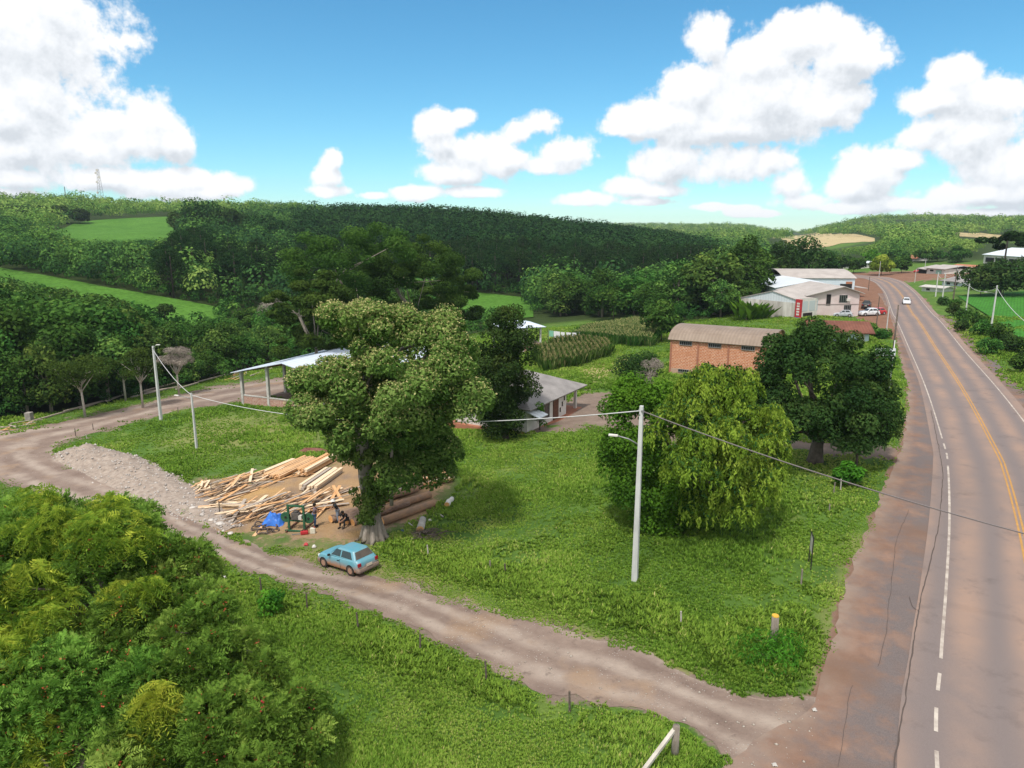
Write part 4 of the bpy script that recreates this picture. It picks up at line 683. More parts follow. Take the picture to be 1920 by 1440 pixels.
glass = mat('dark_glass', (.02, .022, .025), rough=.12, spec=.6); dark = mat('dark_opening', (.02, .018, .017)); wood_d = mat('dark_wood', (.09, .04, .025), (.15, .07, .045), 3); terra = mat('terracotta', (.40, .16, .09), (.30, .13, .08), 2); redp = mat('red_panel', (.45, .03, .04), (.35, .03, .035), 2, .5); steel = mat('grey_steel', (.25, .25, .25), rough=.5, metal=.4); bwire = mat('cable_grey', (.22, .21, .21)); asb = roof_mat('fibre_roof_grey', (.20, .185, .18), (.30, .28, .27), 'x', 22, .85, .7, .2)
zinc = roof_mat('zinc_roof', (.52, .59, .70), (.62, .67, .75), 'x', 12, .45, .2); rust_roof = roof_mat('brown_tile_roof', (.13, .055, .04), (.20, .085, .06), 'x', 14, .85, .6, .1); arch_roof = roof_mat('brown_metal_roof', (.20, .15, .115), (.27, .21, .165), 'x', 14, .6, .5, .25); sheetw = roof_mat('white_sheet', (.55, .59, .63), (.63, .66, .69), 'x', 10, .5, .2); ridge_grey = roof_mat('dusty_roof', (.33, .295, .275), (.44, .40, .375), 'y', 10, .7, .4, .2)
def frame(name, a, b, label, cat, group=None, ext=0., up=0.):
    A, B = at(*a), at(*b); d = (B - A).xy; rz = math.atan2(d.y, d.x); A2 = A - Vector((math.cos(rz), math.sin(rz), 0)) * ext; z = min(gz(A.x, A.y), gz(B.x, B.y)) + up
    return empty(name, (A2.x, A2.y, z), rz, label, cat, group), d.length + ext, A
def hgt_at(o, lx, ly, py): p = Matrix.Rotation(o.rotation_euler.z, 4, 'Z') @ Vector((lx, ly, 0)) + o.location; return zat(p.x, p.y, py) - o.location.z
def window(T, x, z, w, h, y=-.03, bars=3, fm=None, pm=None, name='window'):
    fr = MB(); t = .06
    for dx, dz, sx_, sz_ in ((0, h / 2, w, t), (0, -h / 2, w, t), (-w / 2 + t / 2, 0, t, h - t), (w / 2 - t / 2, 0, t, h - t)): fr.box((x + dx, y, z + dz), (sx_, .1, sz_))
    for k in range(1, bars): fr.box((x - w / 2 + w * k / bars, y, z), (.04, .08, h - t))
    f = fr.build(name, fm or steel, T); MB().box((x, y + .035, z), (w - .02, .04, h - .02)).build('pane', pm or glass, f); return f
# brick warehouse with a barrel roof
T, L, A = frame('brick_warehouse', (1255, 700), (1440, 705), 'orange brick warehouse with curved brown roof, behind the large dark round tree', 'warehouse'); he = hgt_at(T, 0, 0, 637); D = 9.; ha = hgt_at(T, 1, D / 2, 609) - he
MB().box((L / 2, D / 2, .55 - .6), (L, D, 1.7)).build('plinth', mat('plinth', (.36, .25, .19), (.46, .30, .22), 1.5), T)
pf = [(0, D / 2 - D / 2 * math.cos(math.pi * k / 14), he + ha * math.sin(math.pi * k / 14) ** .9) for k in range(15)]; mb = MB().box((L / 2, D / 2, (.8 + he) / 2), (L - .06, D - .06, he - .8))
for x_ in (.04, L - .04): mb.add([(x_, p[1], p[2]) for p in pf] , [tuple(range(15))])
mb.build('wall', brick, T)
for x_ in (0.06, L * .29, L * .6, L * .9): MB().box((x_, -.03, he / 2 - .1), (.22, .12, he + .1)).build('pilaster', mat('pilaster', (.30, .12, .075), (.36, .17, .11), 2), T)
mb = MB(); ov = .35
for k in range(14):
    y0, z0, y1, z1 = pf[k][1], pf[k][2], pf[k + 1][1], pf[k + 1][2]; y0 = y0 - .3 if k == 0 else y0; y1 = y1 + .3 if k == 13 else y1; mb.slab([(-ov, y0, z0 + .08), (L + ov, y0, z0 + .08), (L + ov, y1, z1 + .08), (-ov, y1, z1 + .08)], .07)
mb.build('roof', arch_roof, T)
for f in (.16, .46, .79): window(T, L * f, he - .32, 1.7, .5, bars=6)
for f in (.15, .44): window(T, L * f, .55, 1.5, .38, y=-.03, bars=5)
# hip-roofed house
T, L, A = frame('house', (1000, 806), (1083, 765), 'white bungalow with grey hipped roof and terracotta porch', 'house', ext=1.3); he, D = 2.75, 8.5
mb = MB().box(((L - 3) / 2, D / 2, he / 2 - .15), (L - 3, D, he + .3)); mb.box((L - 1.5, 2.1 + (D - 2.1) / 2, he / 2 - .15), (3, D - 2.1, he + .3)); mb.build('wall', white, T)
MB().box((L / 2, D / 2 - .4, -.28), (L + 1, D + 2.4, .62)).build('porch_floor', terra, T); MB().box((L - .25, .2, he / 2), (.28, .28, he)).build('pillar', white, T)
o = .8; e0 = he - .12; rh = he + 2.0; c4 = [(-o, -o, e0), (L + o, -o, e0), (L + o, D + o, e0), (-o, D + o, e0)]; r1, r2 = (D / 2 + .2, D / 2, rh), (L - D / 2 - .2, D / 2, rh)
mb = MB(); mb.slab([c4[0], c4[1], r2, r1], .1); mb.slab([c4[1], c4[2], r2], .1); mb.slab([c4[2], c4[3], r1, r2], .1); mb.slab([c4[3], c4[0], r1], .1); rf = mb.build('roof', asb, T); MB().box((L * .45, D * .62, rh + .3), (.5, .5, 1.1)).build('chimney', terra, rf)
MB().box((L / 2, D / 2, e0 - .09), (L + 2 * o - .1, D + 2 * o - .1, .1)).build('eave_board', mat('eave_wood', (.16, .12, .10), (.22, .18, .15)), T)
window(T, L - 8.3, 1.5, 2.6, 1.9, bars=2, fm=white); MB().box((L - 5.6, -.03, 1.15), (1.2, .1, 2.3)).build('door', wood_d, T)
for x_, z_ in ((L - 4.5, .8), (L - 4.0, 1.35), (L - 3.5, 1.9)): MB().box((x_, -.02, z_), (.2, .08, .5)).build('slit_window', glass, T)
MB().slab([(-.4, -1.6, 1.85), (1.4, -1.6, 1.85), (1.4, -.02, 2.35), (-.4, -.02, 2.35)], .08).build('awning', sheetw, T); MB().box((L - 1.4, 2.05, 1.05), (1.0, .1, 2.1)).build('door', wood_d, T)
# open-sided sawmill shed
Q = at(457, 758); rz = math.atan2(-.4, .92); T = empty('open_shed', (Q.x, Q.y, gz(Q.x, Q.y)), rz, 'open-sided shed with white metal roof, concrete posts and a low brick wall', 'shed'); he = zat(Q.x, Q.y, 694) - Q.z; Wd, D = 15., 24.
for u_ in (0, 4.3, 8.6, 12.9):
    for v_ in (0, 8, 16, 23): 
        if v_ == 0 or u_ in (0, 12.9): q = T.matrix_basis @ Vector((u_, v_, 0)); zg = gz(q.x, q.y) - Q.z - .3; hh = he + .22 * min(u_, Wd - u_) - .1; MB().box((u_, v_, (zg + hh) / 2), (.34, .34, hh - zg)).build('post', conc, T)
for u_ in (0, 4.3, 8.6): 
    w_ = MB().box((u_ + 2.15, 0, .35), (3.94, .16, 1.7)).build('low_wall', brick2, T); MB().box((u_ + 2.15, 0, 1.26), (3.94, .24, .12)).build('wall_cap', conc, w_)
MB().slab([(-.9, -.9, he - .2), (Wd / 2, -.9, he + 1.65), (Wd / 2, D + .5, he + 1.65), (-.9, D + .5, he - .2)], .09).slab([(Wd / 2, -.9, he + 1.65), (Wd + .9, -.9, he - .2), (Wd + .9, D + .5, he - .2), (Wd / 2, D + .5, he + 1.65)], .09).build('roof', zinc, T)
mb = MB()
for v_ in (0, 8, 16, 23): mb.bar((0, v_, he - .12), (Wd / 2, v_, he + 1.4), .16, .25).bar((Wd / 2, v_, he + 1.4), (12.9, v_, he + .15), .16, .25)
mb.build('rafter', wood_d, T)
# pavilion with tarp sides and washing line
Q = at(1013, 656); T = empty('pavilion', (Q.x, Q.y, gz(Q.x, Q.y)), R(20), 'small open pavilion with white hipped roof on posts beside the cornfield', 'pavilion'); h1, h2 = zat(Q.x, Q.y, 612) - Q.z, zat(Q.x, Q.y + 3, 597) - Q.z; w_ = 6.5
for x_, y_ in ((0, 0), (-w_, 0), (0, w_), (-w_, w_), (-w_ / 2, 0)): MB().box((x_, y_, h1 / 2 - .2), (.28, .28, h1 + .4)).build('post', white, T)
c4 = [(.8, -.8, h1), (.8, w_ + .8, h1), (-w_ - .8, w_ + .8, h1), (-w_ - .8, -.8, h1)]; ap = (-w_ / 2, w_ / 2, h2); mb = MB()
for k in range(4): mb.slab([c4[k], c4[(k + 1) % 4], ap], .09)
mb.build('roof', zinc, T); MB().box((-w_ / 2, .0, .55), (w_ - .3, .2, 1.5)).box((0, w_ / 2, .55), (.2, w_ - .3, 1.5)).build('low_wall', brick2, T)
a, b_ = at(1030, 648), at(1092, 652); a.y += 4; b_.y += 6; T = empty('washing_line', (a.x, a.y, gz(a.x, a.y)), math.atan2((b_ - a).y, (b_ - a).x), 'washing line of white laundry between the pavilion and the cornfield', 'washing line'); L = (b_ - a).xy.length
for x_ in (0, L): MB().tube([(x_, 0, -.2), (x_, 0, 2.6)], .05).build('pole', steel, T)
MB().tube([(L * k / 8, 0, 2.55 - .25 * (1 - (k / 4 - 1) ** 2)) for k in range(9)], .012, 4).build('cord', bwire, T)
for k, (f, w2, h_) in enumerate(((.1, .9, 1.1), (.28, 1.3, 1.2), (.47, .8, .9), (.66, 1.0, .7), (.84, .8, .7))): MB().box((L * f, 0, 2.4 - h_ / 2 - .12 * (1 - abs(2 * f - 1))), (w2, .04, h_)).build('cloth', [mat('white_cloth', (.7, .7, .72)), mat('green_cloth', (.2, .45, .33))][k == 0], T)
# workshop halls along the highway
def gable_hall(name, a, b, label, D, py_l, py_pk, py_r, fpk, wall, gable, roofm, over=.5):
    T, L, A = frame(name, a, b, label, 'building'); zl, zr, zp = hgt_at(T, 0, 0, py_l), hgt_at(T, L, 0, py_r), hgt_at(T, L * fpk, 0, py_pk); xp = L * fpk
    MB().prism([(0, 0), (L, 0), (L, D), (0, D)], -1.5, min(zl, zr)).build('wall', wall, T)
    zm = min(zl, zr); MB().add([(.0, .02, zm), (L, .02, zm), (L, .02, zr), (xp, .02, zp), (0, .02, zl), (0, D - .02, zm), (L, D - .02, zm), (L, D - .02, zr), (xp, D - .02, zp), (0, D - .02, zl)], [(0, 1, 2, 3, 4), (9, 8, 7, 6, 5), (1, 6, 7, 2), (5, 0, 4, 9)]).build('gable', gable, T)
    q = lambda x_, z_, s: (x_, s, z_ + .06); MB().slab([q(-over, zl - over * (zp - zl) / xp, -over), q(xp, zp, -over), q(xp, zp, D + over), q(-over, zl - over * (zp - zl) / xp, D + over)], .12).slab([q(xp, zp, -over), q(L + over, zr - over * (zp - zr) / (L - xp), -over), q(L + over, zr - over * (zp - zr) / (L - xp), D + over), q(xp, zp, D + over)], .12).build('roof', roofm, T)
    return T, L, zl, zr, zp
T, L, zl, zr, zp = gable_hall('workshop_hall', (1386, 594), (1488, 598), 'stained white workshop hall with pale metal gable, large banana plant in front', 17, 558, 545.5, 561, .6, stain, sheetw, ridge_grey, .15)
for f in (.09, .62): MB().box((L * f, -.03, zl / 2), (.3, .1, zl)).build('pilaster', stain, T)
fa = MB().box((L + .14, 8, zr * .5), (.24, 15.5, zr - .1)).build('shop_front', white, T); MB().box((L + .27, .9, zr * .66), (.05, 1.5, zr * .5)).build('red_panel', redp, fa); fr = MB(); gl = MB()
for k in range(5): gl.box((L + .27, 2.9 + k * 2.4, zr * .68), (.06, 1.9, zr * .42))
gl.build('shop_window', mat('pale_glass', (.45, .5, .52), rough=.2, spec=.6), fa); MB().box((L + .27, 4.0, zr * .2), (.08, 3.0, zr * .4)).box((L + .27, 10.4, zr * .2), (.08, 3.0, zr * .4)).build('doorway', dark, fa)
sg = MB().box((L + 1.0, -.1, zr * .52), (1.3, .35, zr * .98)).build('sign_pylon', redp, T); mb = MB()
for k in range(5): mb.box((L + 1.0, -.29, zr * (.84 - k * .11)), (.62, .05, zr * .07))
mb.build('lettering', white, sg); MB().box((L + 1.0, -.3, zr * .16), (1.1, .06, zr * .26)).build('blue_panel', mat('blue_panel', (.08, .12, .3)), sg)
T, L, zl, zr, zp = gable_hall('two_storey_building', (1512, 594), (1608, 594), 'pinkish two-storey gabled building facing the parked cars', 14, 553, 537, 548, .66, pink, pink, ridge_grey, .7)
z2 = zr * .52; MB().box((L / 2, -.03, z2), (L, .1, .12)).build('string_course', mat('string', (.3, .24, .23)), T)
for x_, z_, w_, h_ in ((.685, .74, 1.7, 1.5), (.78, .36, 1.5, 1.2)): window(T, L * x_, zr * z_, w_, h_, bars=4)
MB().box((L * .4, -.02, zr * .7), (.9, .1, 2.2)).build('door', dark, T); MB().box((L * .775, -.2, zr * .7), (.7, .35, .5)).build('air_conditioner', white, T); MB().box((L + .6, 3, zr * .66), (1.3, 5, .15)).box((L + .6, 3, zr * .66 + .5), (1.25, 4.9, .08)).build('balcony', terra, T); MB().box((L + .05, 6, z2 * .5), (.15, 8, z2 * .8)).build('garage_door', dark, T)
T, L, zl, zr, zp = gable_hall('workshop_hall', (1452, 574), (1568, 575), 'pale blue-grey metal hall behind the two-storey building', 22, 539.5, 528.5, 537, .5, bluew, sheetw, sheetw, .3)
T, L, A = frame('arched_hall', (1468, 556), (1600, 557), 'bluish white hall with low curved grey roof at the road bend', 'building'); he = hgt_at(T, 0, 0, 521); D = 20.; MB().prism([(0, 0), (L, 0), (L, D), (0, D)], -1.5, he).build('wall', bluew, T); mb = MB(); ps = [(-.3 + (D + .6) * k / 10, he + 1.9 * math.sin(math.pi * k / 10)) for k in range(11)]
for k in range(10): mb.slab([(-.4, ps[k][0], ps[k][1]), (L + .4, ps[k][0], ps[k][1]), (L + .4, ps[k + 1][0], ps[k + 1][1]), (-.4, ps[k + 1][0], ps[k + 1][1])], .12)
mb.build('roof', ridge_grey, T); MB().box((L + .05, 6, he * .4), (.2, 7, he * .8)).box((L - 2.2, -.05, he * .35), (3, .2, he * .7)).build('doorway', dark, T); MB().slab([(L + .2, -1, he * .55), (L + 3, -1, he * .5), (L + 3, 6, he * .5), (L + .2, 6, he * .55)], .15).build('canopy', ridge_grey, T); MB().box((L * .92, -.07, he * .66), (1.6, .1, 1.6)).build('emblem', terra, T)
# low house with brown roof
T, L, A = frame('low_house', (1520, 641), (1632, 643), 'low pale blue house with long dark brown tiled roof, beside the highway', 'house'); D = 7.; ze, zt = hgt_at(T, L, -.5, 625), hgt_at(T, L / 2, D / 2, 601); MB().box((L / 2, D / 2, ze / 2 - .3), (L - .6, D, ze + .5)).build('wall', mat('pale_blue_wall', (.42, .58, .64), (.52, .62, .66), 1), T)
MB().slab([(-.5, -.8, ze), (L + .4, -.8, ze), (L + .4, D / 2, zt), (-.5, D / 2, zt)], .14).slab([(-.5, D / 2, zt), (L + .4, D / 2, zt), (L + .4, D + .8, ze), (-.5, D + .8, ze)], .14).build('roof', rust_roof, T)
for f in (.25, .55): window(T, L * f, ze * .5, 1.3, 1.0, bars=2, fm=white)
MB().box((L * .85, -.03, ze * .45), (.9, .1, ze * .85)).build('door', white, T)
# far buildings
def far_house(name, a, b, label, D, py_e, py_r, wall, roofm, holes=(), along=True):
    T, L, A = frame(name, a, b, label, 'building'); ze, zt = hgt_at(T, 0, 0, py_e), hgt_at(T, L / 2, D / 2, py_r); MB().box((L / 2, D / 2, ze / 2 - .4), (L, D, ze + .8)).build('wall', wall, T)
    MB().slab([(-.6, -.6, ze), (L + .6, -.6, ze), (L + .6, D / 2, zt), (-.6, D / 2, zt)], .2).slab([(-.6, D / 2, zt), (L + .6, D / 2, zt), (L + .6, D + .6, ze), (-.6, D + .6, ze)], .2).build('roof', roofm, T)
    for f, w_, zf, hf, m_ in holes: MB().box((L * f, -.05, ze * zf), (L * w_, .2, ze * hf)).build('window', m_, T)
    return T
far_house('roadside_shop', (1737, 513), (1770, 514), 'white roadside shop with pale green door across the road junction', 14, 502, 497, white, ridge_grey, [(.3, .18, .6, .25, glass), (.7, .3, .4, .7, mat('green_door', (.25, .4, .33)))])
far_house('open_garage', (1722, 512), (1736, 513), 'dark open garage adjoining the white roadside shop', 12, 503, 497, dark, ridge_grey)
far_house('small_house', (1770, 508), (1806, 509), 'white house with reddish roof beyond the roadside shop', 12, 503, 496, white, terra, [(.2, .12, .5, .4, glass), (.6, .12, .5, .4, glass)])
far_house('small_house', (1766, 535), (1806, 537), 'pale bluish house with grey roof right above the soy field hedge', 10, 526, 520, bluew, asb, [(.3, .15, .5, .4, glass), (.65, .15, .5, .4, glass)])
far_house('garden_wall', (1728, 546), (1768, 548), 'low whitish walled hut left of the pale bluish house', 4, 537, 535, mat('whitish_green_wall', (.5, .56, .5), (.6, .62, .58), .6), conc, [(.3, .16, .5, .4, glass)])
far_house('white_barn', (1574, 503), (1608, 504), 'bright white barn gable among trees beyond the road bend', 18, 494, 489, white, sheetw)
far_house('red_roof_house', (1694, 489), (1717, 490), 'small house with red tiled roof half hidden in the trees on the far slope', 9, 484, 478, white, terra)
far_house('farm_shed', (1256, 446), (1274, 446), 'pair of white farm roofs on the far hillside', 20, 442, 439, white, sheetw); far_house('farm_shed', (1278, 447), (1290, 447), 'smaller white farm roof at the right of the pair', 16, 443, 440, white, sheetw)
T = far_house('long_shed', (1843, 494), (1925, 500), 'big white shed with dark openings on the slope, under the dark roadside tree', 22, 477, 466, white, sheetw, [(.16, .2, .45, .5, dark), (.42, .24, .45, .5, dark), (.72, .22, .45, .5, dark)])
# ------------------------------------------------------------------ poles and cables
def pole(px, pb, pt, w0, w1, label, m, arm=None, name='utility_pole', n=4, cross=True, group=None):
    b = at(px, pb); h = zat(b.x, b.y, pt) - b.z; T = empty(name, b, R(20), label, 'pole', group)
    MB().tube([(0, 0, -.4), (0, 0, h)], [w0 * .7, w1 * .7] if n == 4 else [w0 / 2, w1 / 2], n).build('shaft', m, T, n > 6)
    if cross: MB().tube([(0, -.18, h - .25), (0, .18, h - .25)], .07, 8).tube([(-.12, 0, h - .45), (.12, 0, h - .45)], .05, 8).build('insulator', steel, T)
    if arm:
        z, dx, dy, up = arm; rm = Matrix.Rotation(-R(20), 4, 'Z'); d = rm @ Vector((dx, dy, 0)); e_ = Vector((d.x, d.y, z + up)); a_ = MB().tube([(0, 0, z), (d.x * .5, d.y * .5, z + up * .7), e_], .035, 6).build('lamp_arm', steel, T, True)
        MB().bar(e_ - d.normalized() * .05, e_ + d.normalized() * .42 + Vector((0, 0, .02)), .18, .1).build('lamp_head', white, a_, bevel=.03)
    return T, b + Vector((0, 0, h))
_, tA = pole(1190, 1088, 761, .30, .17, 'tall pale concrete lamp pole standing in the grass in front of the weeping tree', conc_p, (7.4, -1.15, .25, .45))
_, tB = pole(302, 788, 649, .30, .18, 'leaning grey lamp pole at the yard track, tallest on that side', conc_p, (8.6, .5, -.1, .5)); _, tC = pole(369, 843, 737, .2, .13, 'short grey pole in the meadow nearest the rubble mound', conc_p, (5.2, -1.5, .4, .25), cross=False)
def cable(a, b, sag, r_, label, grp_=None, m=None, n=24):
    a, b = Vector(a), Vector(b); p = [a.lerp(b, k / n) - Vector((0, 0, 4 * sag * (k / n) * (1 - k / n))) for k in range(n + 1)]; return tag(MB().tube(p, r_, 5).build('cable', m or bwire, None, True), label, 'cable', grp_)
ray = lambda px, py, y: Vector(((px - 960) / F * y / (cP + (720 - py) / F * sP), y, H + y / (cP + (720 - py) / F * sP) * (-sP + (720 - py) / F * cP)))
Pm = ray(1920, 968, 27.5); tA2 = tA - Vector((0, 0, .25)); cable(tA2, tA2 + (Pm - tA2) * 1.7, .75, .032, 'twisted cable slanting from the concrete lamp pole across the highway', None, mat('cable_dark', (.16, .14, .14))); wc = mat('cable_pale', (.5, .5, .5))
cable(tA2, tC - Vector((0, 0, .2)), 1.5, .028, 'pale sagging cable from the concrete lamp pole past the flowering tree', None, wc); cable(tC - Vector((0, 0, .2)), tB - Vector((0, 0, .5)), .5, .03, 'pale cable between the short meadow pole and the leaning lamp pole', None, wc)
tops = []
for px, pb, pt, lb, m_ in ((1858,617,535,'tallest grey pole by the soy field edge, nearest on that side of the highway',conc_p),(1810,590,532,'second grey pole along the soy field edge',conc_p),(1786,571,500,'dark tall pole at the corner of the soy field',bark_d),(1767,559,513,'pale pole in front of the pale bluish house',conc_p),(1754,556,511,'leaning pale pole at the low whitish hut',conc_p)):
    T, t = pole(px, pb, pt, .28, .18, lb, m_, (6.0, -2.0, -.5, .4) if px in (1858, 1810) else None, group='poles beside the soy field'); tops.append(t - Vector((0, 0, .4)))
for k in range(4): cable(tops[k], tops[k + 1], .9, .03, ('sagging cable between the two nearest soy field poles', 'cable from the second soy field pole to the dark tall pole', 'cable from the dark tall pole to the pale pole at the house', 'short cable between the two pale poles at the house')[k], None, wc)
e_ = ray(1990, 640, 66); cable(tops[0], e_, 1.2, .035, 'cable sagging from the tallest soy field pole towards the near verge', None, wc)
pole(1671, 690, 572, .26, .18, 'dark wooden pole leaning at the highway verge behind the billboard', bark_d, name='wooden_pole', n=8, cross=False); T, t = pole(1666, 742, 638, .11, .09, 'slim galvanised meter pole on the verge beside the billboard', conc_p, n=8, cross=False, name='meter_pole'); MB().box((0, -.12, 1.5), (.35, .22, .5)).build('meter_box', steel, T)
for px, pb, pt, lb in ((1643,612,556,'thin dark post between the parked cars and the highway'),(1661,630,575,'thin grey post at the verge above the low brown-roofed house'),(1628,545,519,'pale post at the road bend beside the dark garage'),(1648,519,490,'white post in front of the bright yellow-green tree'),(1715,530,504,'white post at the junction below the open garage'),(1733,512,486,'pole behind the white roadside shop')):
    pole(px, pb, pt, .2, .14, lb, conc_p if 'dark' not in lb else bark_d, cross=False, n=6, name='post')
# radio masts on the skyline
for px, pb, pt, w_, lb in ((214,392,317,3.6,'tall lattice radio tower with dishes on the left skyline'),(150,384,350,.7,'thin mast on the skyline left of the lattice radio tower')):
    a = math.atan((px - 960) / F); r_ = 760; x_, y_ = math.sin(a) * r_, math.cos(a) * r_; b = gp(x_, y_); h = zat(x_, y_, pt) - b.z; T = empty('radio_tower', b, 0, lb, 'tower'); mb = MB()
    c3 = lambda k, z: Vector((math.cos(k * 2.094) * w_ * (1 - .75 * z / h), math.sin(k * 2.094) * w_ * (1 - .75 * z / h), z))
    for k in range(3):
        mb.tube([c3(k, 0), c3(k, h)], .13, 4)
        for q in range(14): z0, z1 = h * q / 14, h * (q + 1) / 14; mb.tube([c3(k, z0), c3((k + 1) % 3, z1)], .07, 3).tube([c3(k, z1), c3((k + 1) % 3, z1)], .05, 3)
    mb.build('lattice', steel, T)
    if w_ > 2:
        for z, dx in ((.97, 0), (.9, -1), (.8, 1), (.68, -1), (.42, -1.4)): MB().tube([(dx * 1.2, -1.2, h * z), (dx * 1.2, -1.7, h * z)], [1.0, 1.1], 12).build('dish', white, T)
# ------------------------------------------------------------------ fence posts and signs
def post(px, pb, hh, w, label, m=bark, lean=0., name='fence_post', grp_='fence posts along the dirt track'):
    b = at(px, pb); b.z -= .05; o = MB().tube([(0, 0, -.2), (lean * .4, 0, hh * .5), (lean, 0, hh)], [w * .55, w * .5, w * .48], 7).build(name, m); o.location = b; return tag(o, label, 'fence post', grp_)
N = ['nearest the braced corner post', 'second from the braced corner post', 'third from the braced corner post', 'fourth from the braced corner post', 'fifth from the braced corner post', 'below the rear of the blue car', 'beside the white bag near the thicket', 'next to the thick grey post']
for (px, pb, hh), q in zip(((1068,1335,.95),(912,1275,.95),(788,1222,.95),(672,1180,.95),(576,1140,.9),(490,1108,.85),(418,1090,.9),(372,1068,.8)), N): post(px, pb, hh, .085, 'thin post on the near side of the track, ' + q, bark if px % 2 else bark_d, random.uniform(-.06, .06))
post(348, 1062, 1.15, .27, 'thick grey weathered post at the edge of the near thicket', bark_p)
for px, pb, hh, q, m_ in ((803,1042,.75,'pale thin stake below the brush pile',bark_p),(919,1068,.6,'short grey stake in the weeds right of the brush pile',bark),(948,1074,.6,'dark stub of a post in the weed band',bark_d),(1277,1172,.75,'pale stake at the far edge of the dirt track',bark_p),(1502,1096,.9,'grey stake below the narrow roadside board',bark),(1563,924,.8,'thin post beside the dark shrub at the verge',bark),(1576,920,.9,'pale post nearest the dark shrub at the verge',bark_p),(1555,960,.6,'short stake in bright grass below the shrub',bark),(412,962,1.0,'dark stake standing in the slab heap',bark_d),(396,925,.9,'grey stake at the end of the rubble mound',bark),(142,818,1.0,'dark post at the inner bend of the yard track',bark_d),(175,806,.8,'second dark post along the inner side of the yard track',bark_d),(334,776,.9,'dark post just right of the leaning lamp pole',bark_d),(163,822,.5,'short pale stub beside the rubble mound tip',bark_p)):
    post(px, pb, hh, .085, q, m_, random.uniform(-.05, .05))
T = empty('corner_post', at(1449, 1212), 0, 'stout grey corner post with a yellow cut top among leafy weeds', 'fence post'); MB().tube([(0, 0, -.2), (.02, 0, .7), (0, 0, 1.45)], [.17, .155, .15], 10).build('shaft', bark, T, True); MB().tube([(0, 0, 1.45), (0, 0, 1.5)], [.155, .14], 10).build('painted_top', mat('yellow_top', (.6, .36, .04), (.5, .28, .05), 6), T)
T = empty('braced_post', at(1265, 1420), 0, 'grey corner post with a long diagonal wooden brace at the bottom edge', 'fence post'); MB().tube([(0, 0, -.2), (0, 0, 1.25)], [.14, .12], 9).build('shaft', bark, T, True); q = at(1188, 1470) - T.location; MB().bar((-.05, 0, 1.12), (q.x, q.y, q.z + .02), .13, .10).build('brace', bark_p, T)
T = empty('roadside_board', at(1518, 1062), R(75), 'narrow white board in a dark frame standing in the grass, seen edge-on', 'sign'); fr = MB()
for x_ in (-.42, .42): fr.box((x_, 0, .85), (.05, .05, 1.9))
fr.box((0, 0, 1.79), (.8, .05, .05)).build('frame', dark, T); MB().box((0, 0, 1.3), (.78, .03, .9)).build('panel', white, T)
b = at(1651, 712); T = empty('billboard', b, R(-4), 'blank pale billboard on brown posts at the verge beside the meter pole', 'billboard'); zt, zb = zat(b.x, b.y, 653) - b.z, zat(b.x, b.y, 667) - b.z; MB().box((.2, 0, (zt + zb) / 2), (2.3, .1, zt - zb)).build('panel', sheetw, T)
for x_ in (-.6, .9): MB().box((x_, .1, zt / 2 - .3), (.16, .09, zt)).build('post', wood_d, T)
# ------------------------------------------------------------------ cars
def paint(nm, c, mud):
    m, t, b, v = newmat(nm, .35, .5); b.inputs['Coat Weight'].default_value = .3
    if mud:
        s_ = nd(t, 'ShaderNodeSeparateXYZ'); ln(t, v, s_.inputs[0]); f = mth(t, 'MULTIPLY_ADD', s_.outputs[2], -3.4, 2.3); f = mth(t, 'ADD', f, mth(t, 'MULTIPLY_ADD', noise(t, v, 3, 5), 1.2, -.6), clamp=True); k = noise(t, v, 1.5, 4, .6, .3, .8)
        ln(t, mixn(t, f, mixn(t, mth(t, 'MULTIPLY', k, .35), c, (.30, .25, .22)), mixn(t, noise(t, v, 5, 4), (.42, .20, .10), (.30, .15, .085))), b.inputs['Base Color']); ln(t, mth(t, 'MULTIPLY_ADD', f, .5, .35), b.inputs['Roughness'])
    else: b.inputs['Base Color'].default_value = (*c, 1)
    return m
tyre_m = mat('tyre', (.025, .022, .02), (.10, .07, .055), 6); rim_mud = mat('muddy_rim', (.36, .20, .13), (.25, .16, .12), 6); rim_s = mat('rim_silver', (.4, .4, .42), rough=.4, metal=.5); rlamp = mat('tail_lamp', (.28, .015, .02), rough=.2); hlamp = mat('head_lamp', (.6, .62, .65), rough=.1); plate = mat('plate', (.5, .42, .34)); mudg = mat('muddy_bumper', (.17, .13, .115), (.24, .17, .13), 4, .8); cglass = mat('car_glass', (.025, .03, .032), rough=.08, spec=.7); dusty_glass = mat('dusty_glass', (.07, .058, .05), (.11, .09, .075), 2, .5)
def ring(hw, z, x0, x1, rr, n=5):                # rounded rectangle in plan
    out = []
    for cx, cy, a0 in ((x1 - rr, hw - rr, 0), (x0 + rr, hw - rr, 90), (x0 + rr, -hw + rr, 180), (x1 - rr, -hw + rr, 270)):
        for k in range(n): a = R(a0 + 90 * k / (n - 1)); out.append((cx + rr * math.cos(a), cy + rr * math.sin(a), z))
    return out
def loft(mb, rings):
    n = len(rings[0]); vs = [p for r_ in rings for p in r_]; fs = [(i * n + j, i * n + (j + 1) % n, (i + 1) * n + (j + 1) % n, (i + 1) * n + j) for i in range(len(rings) - 1) for j in range(n)]
    return mb.add(vs, fs + [tuple(range(n - 1, -1, -1)), tuple(range((len(rings) - 1) * n, len(rings) * n))])
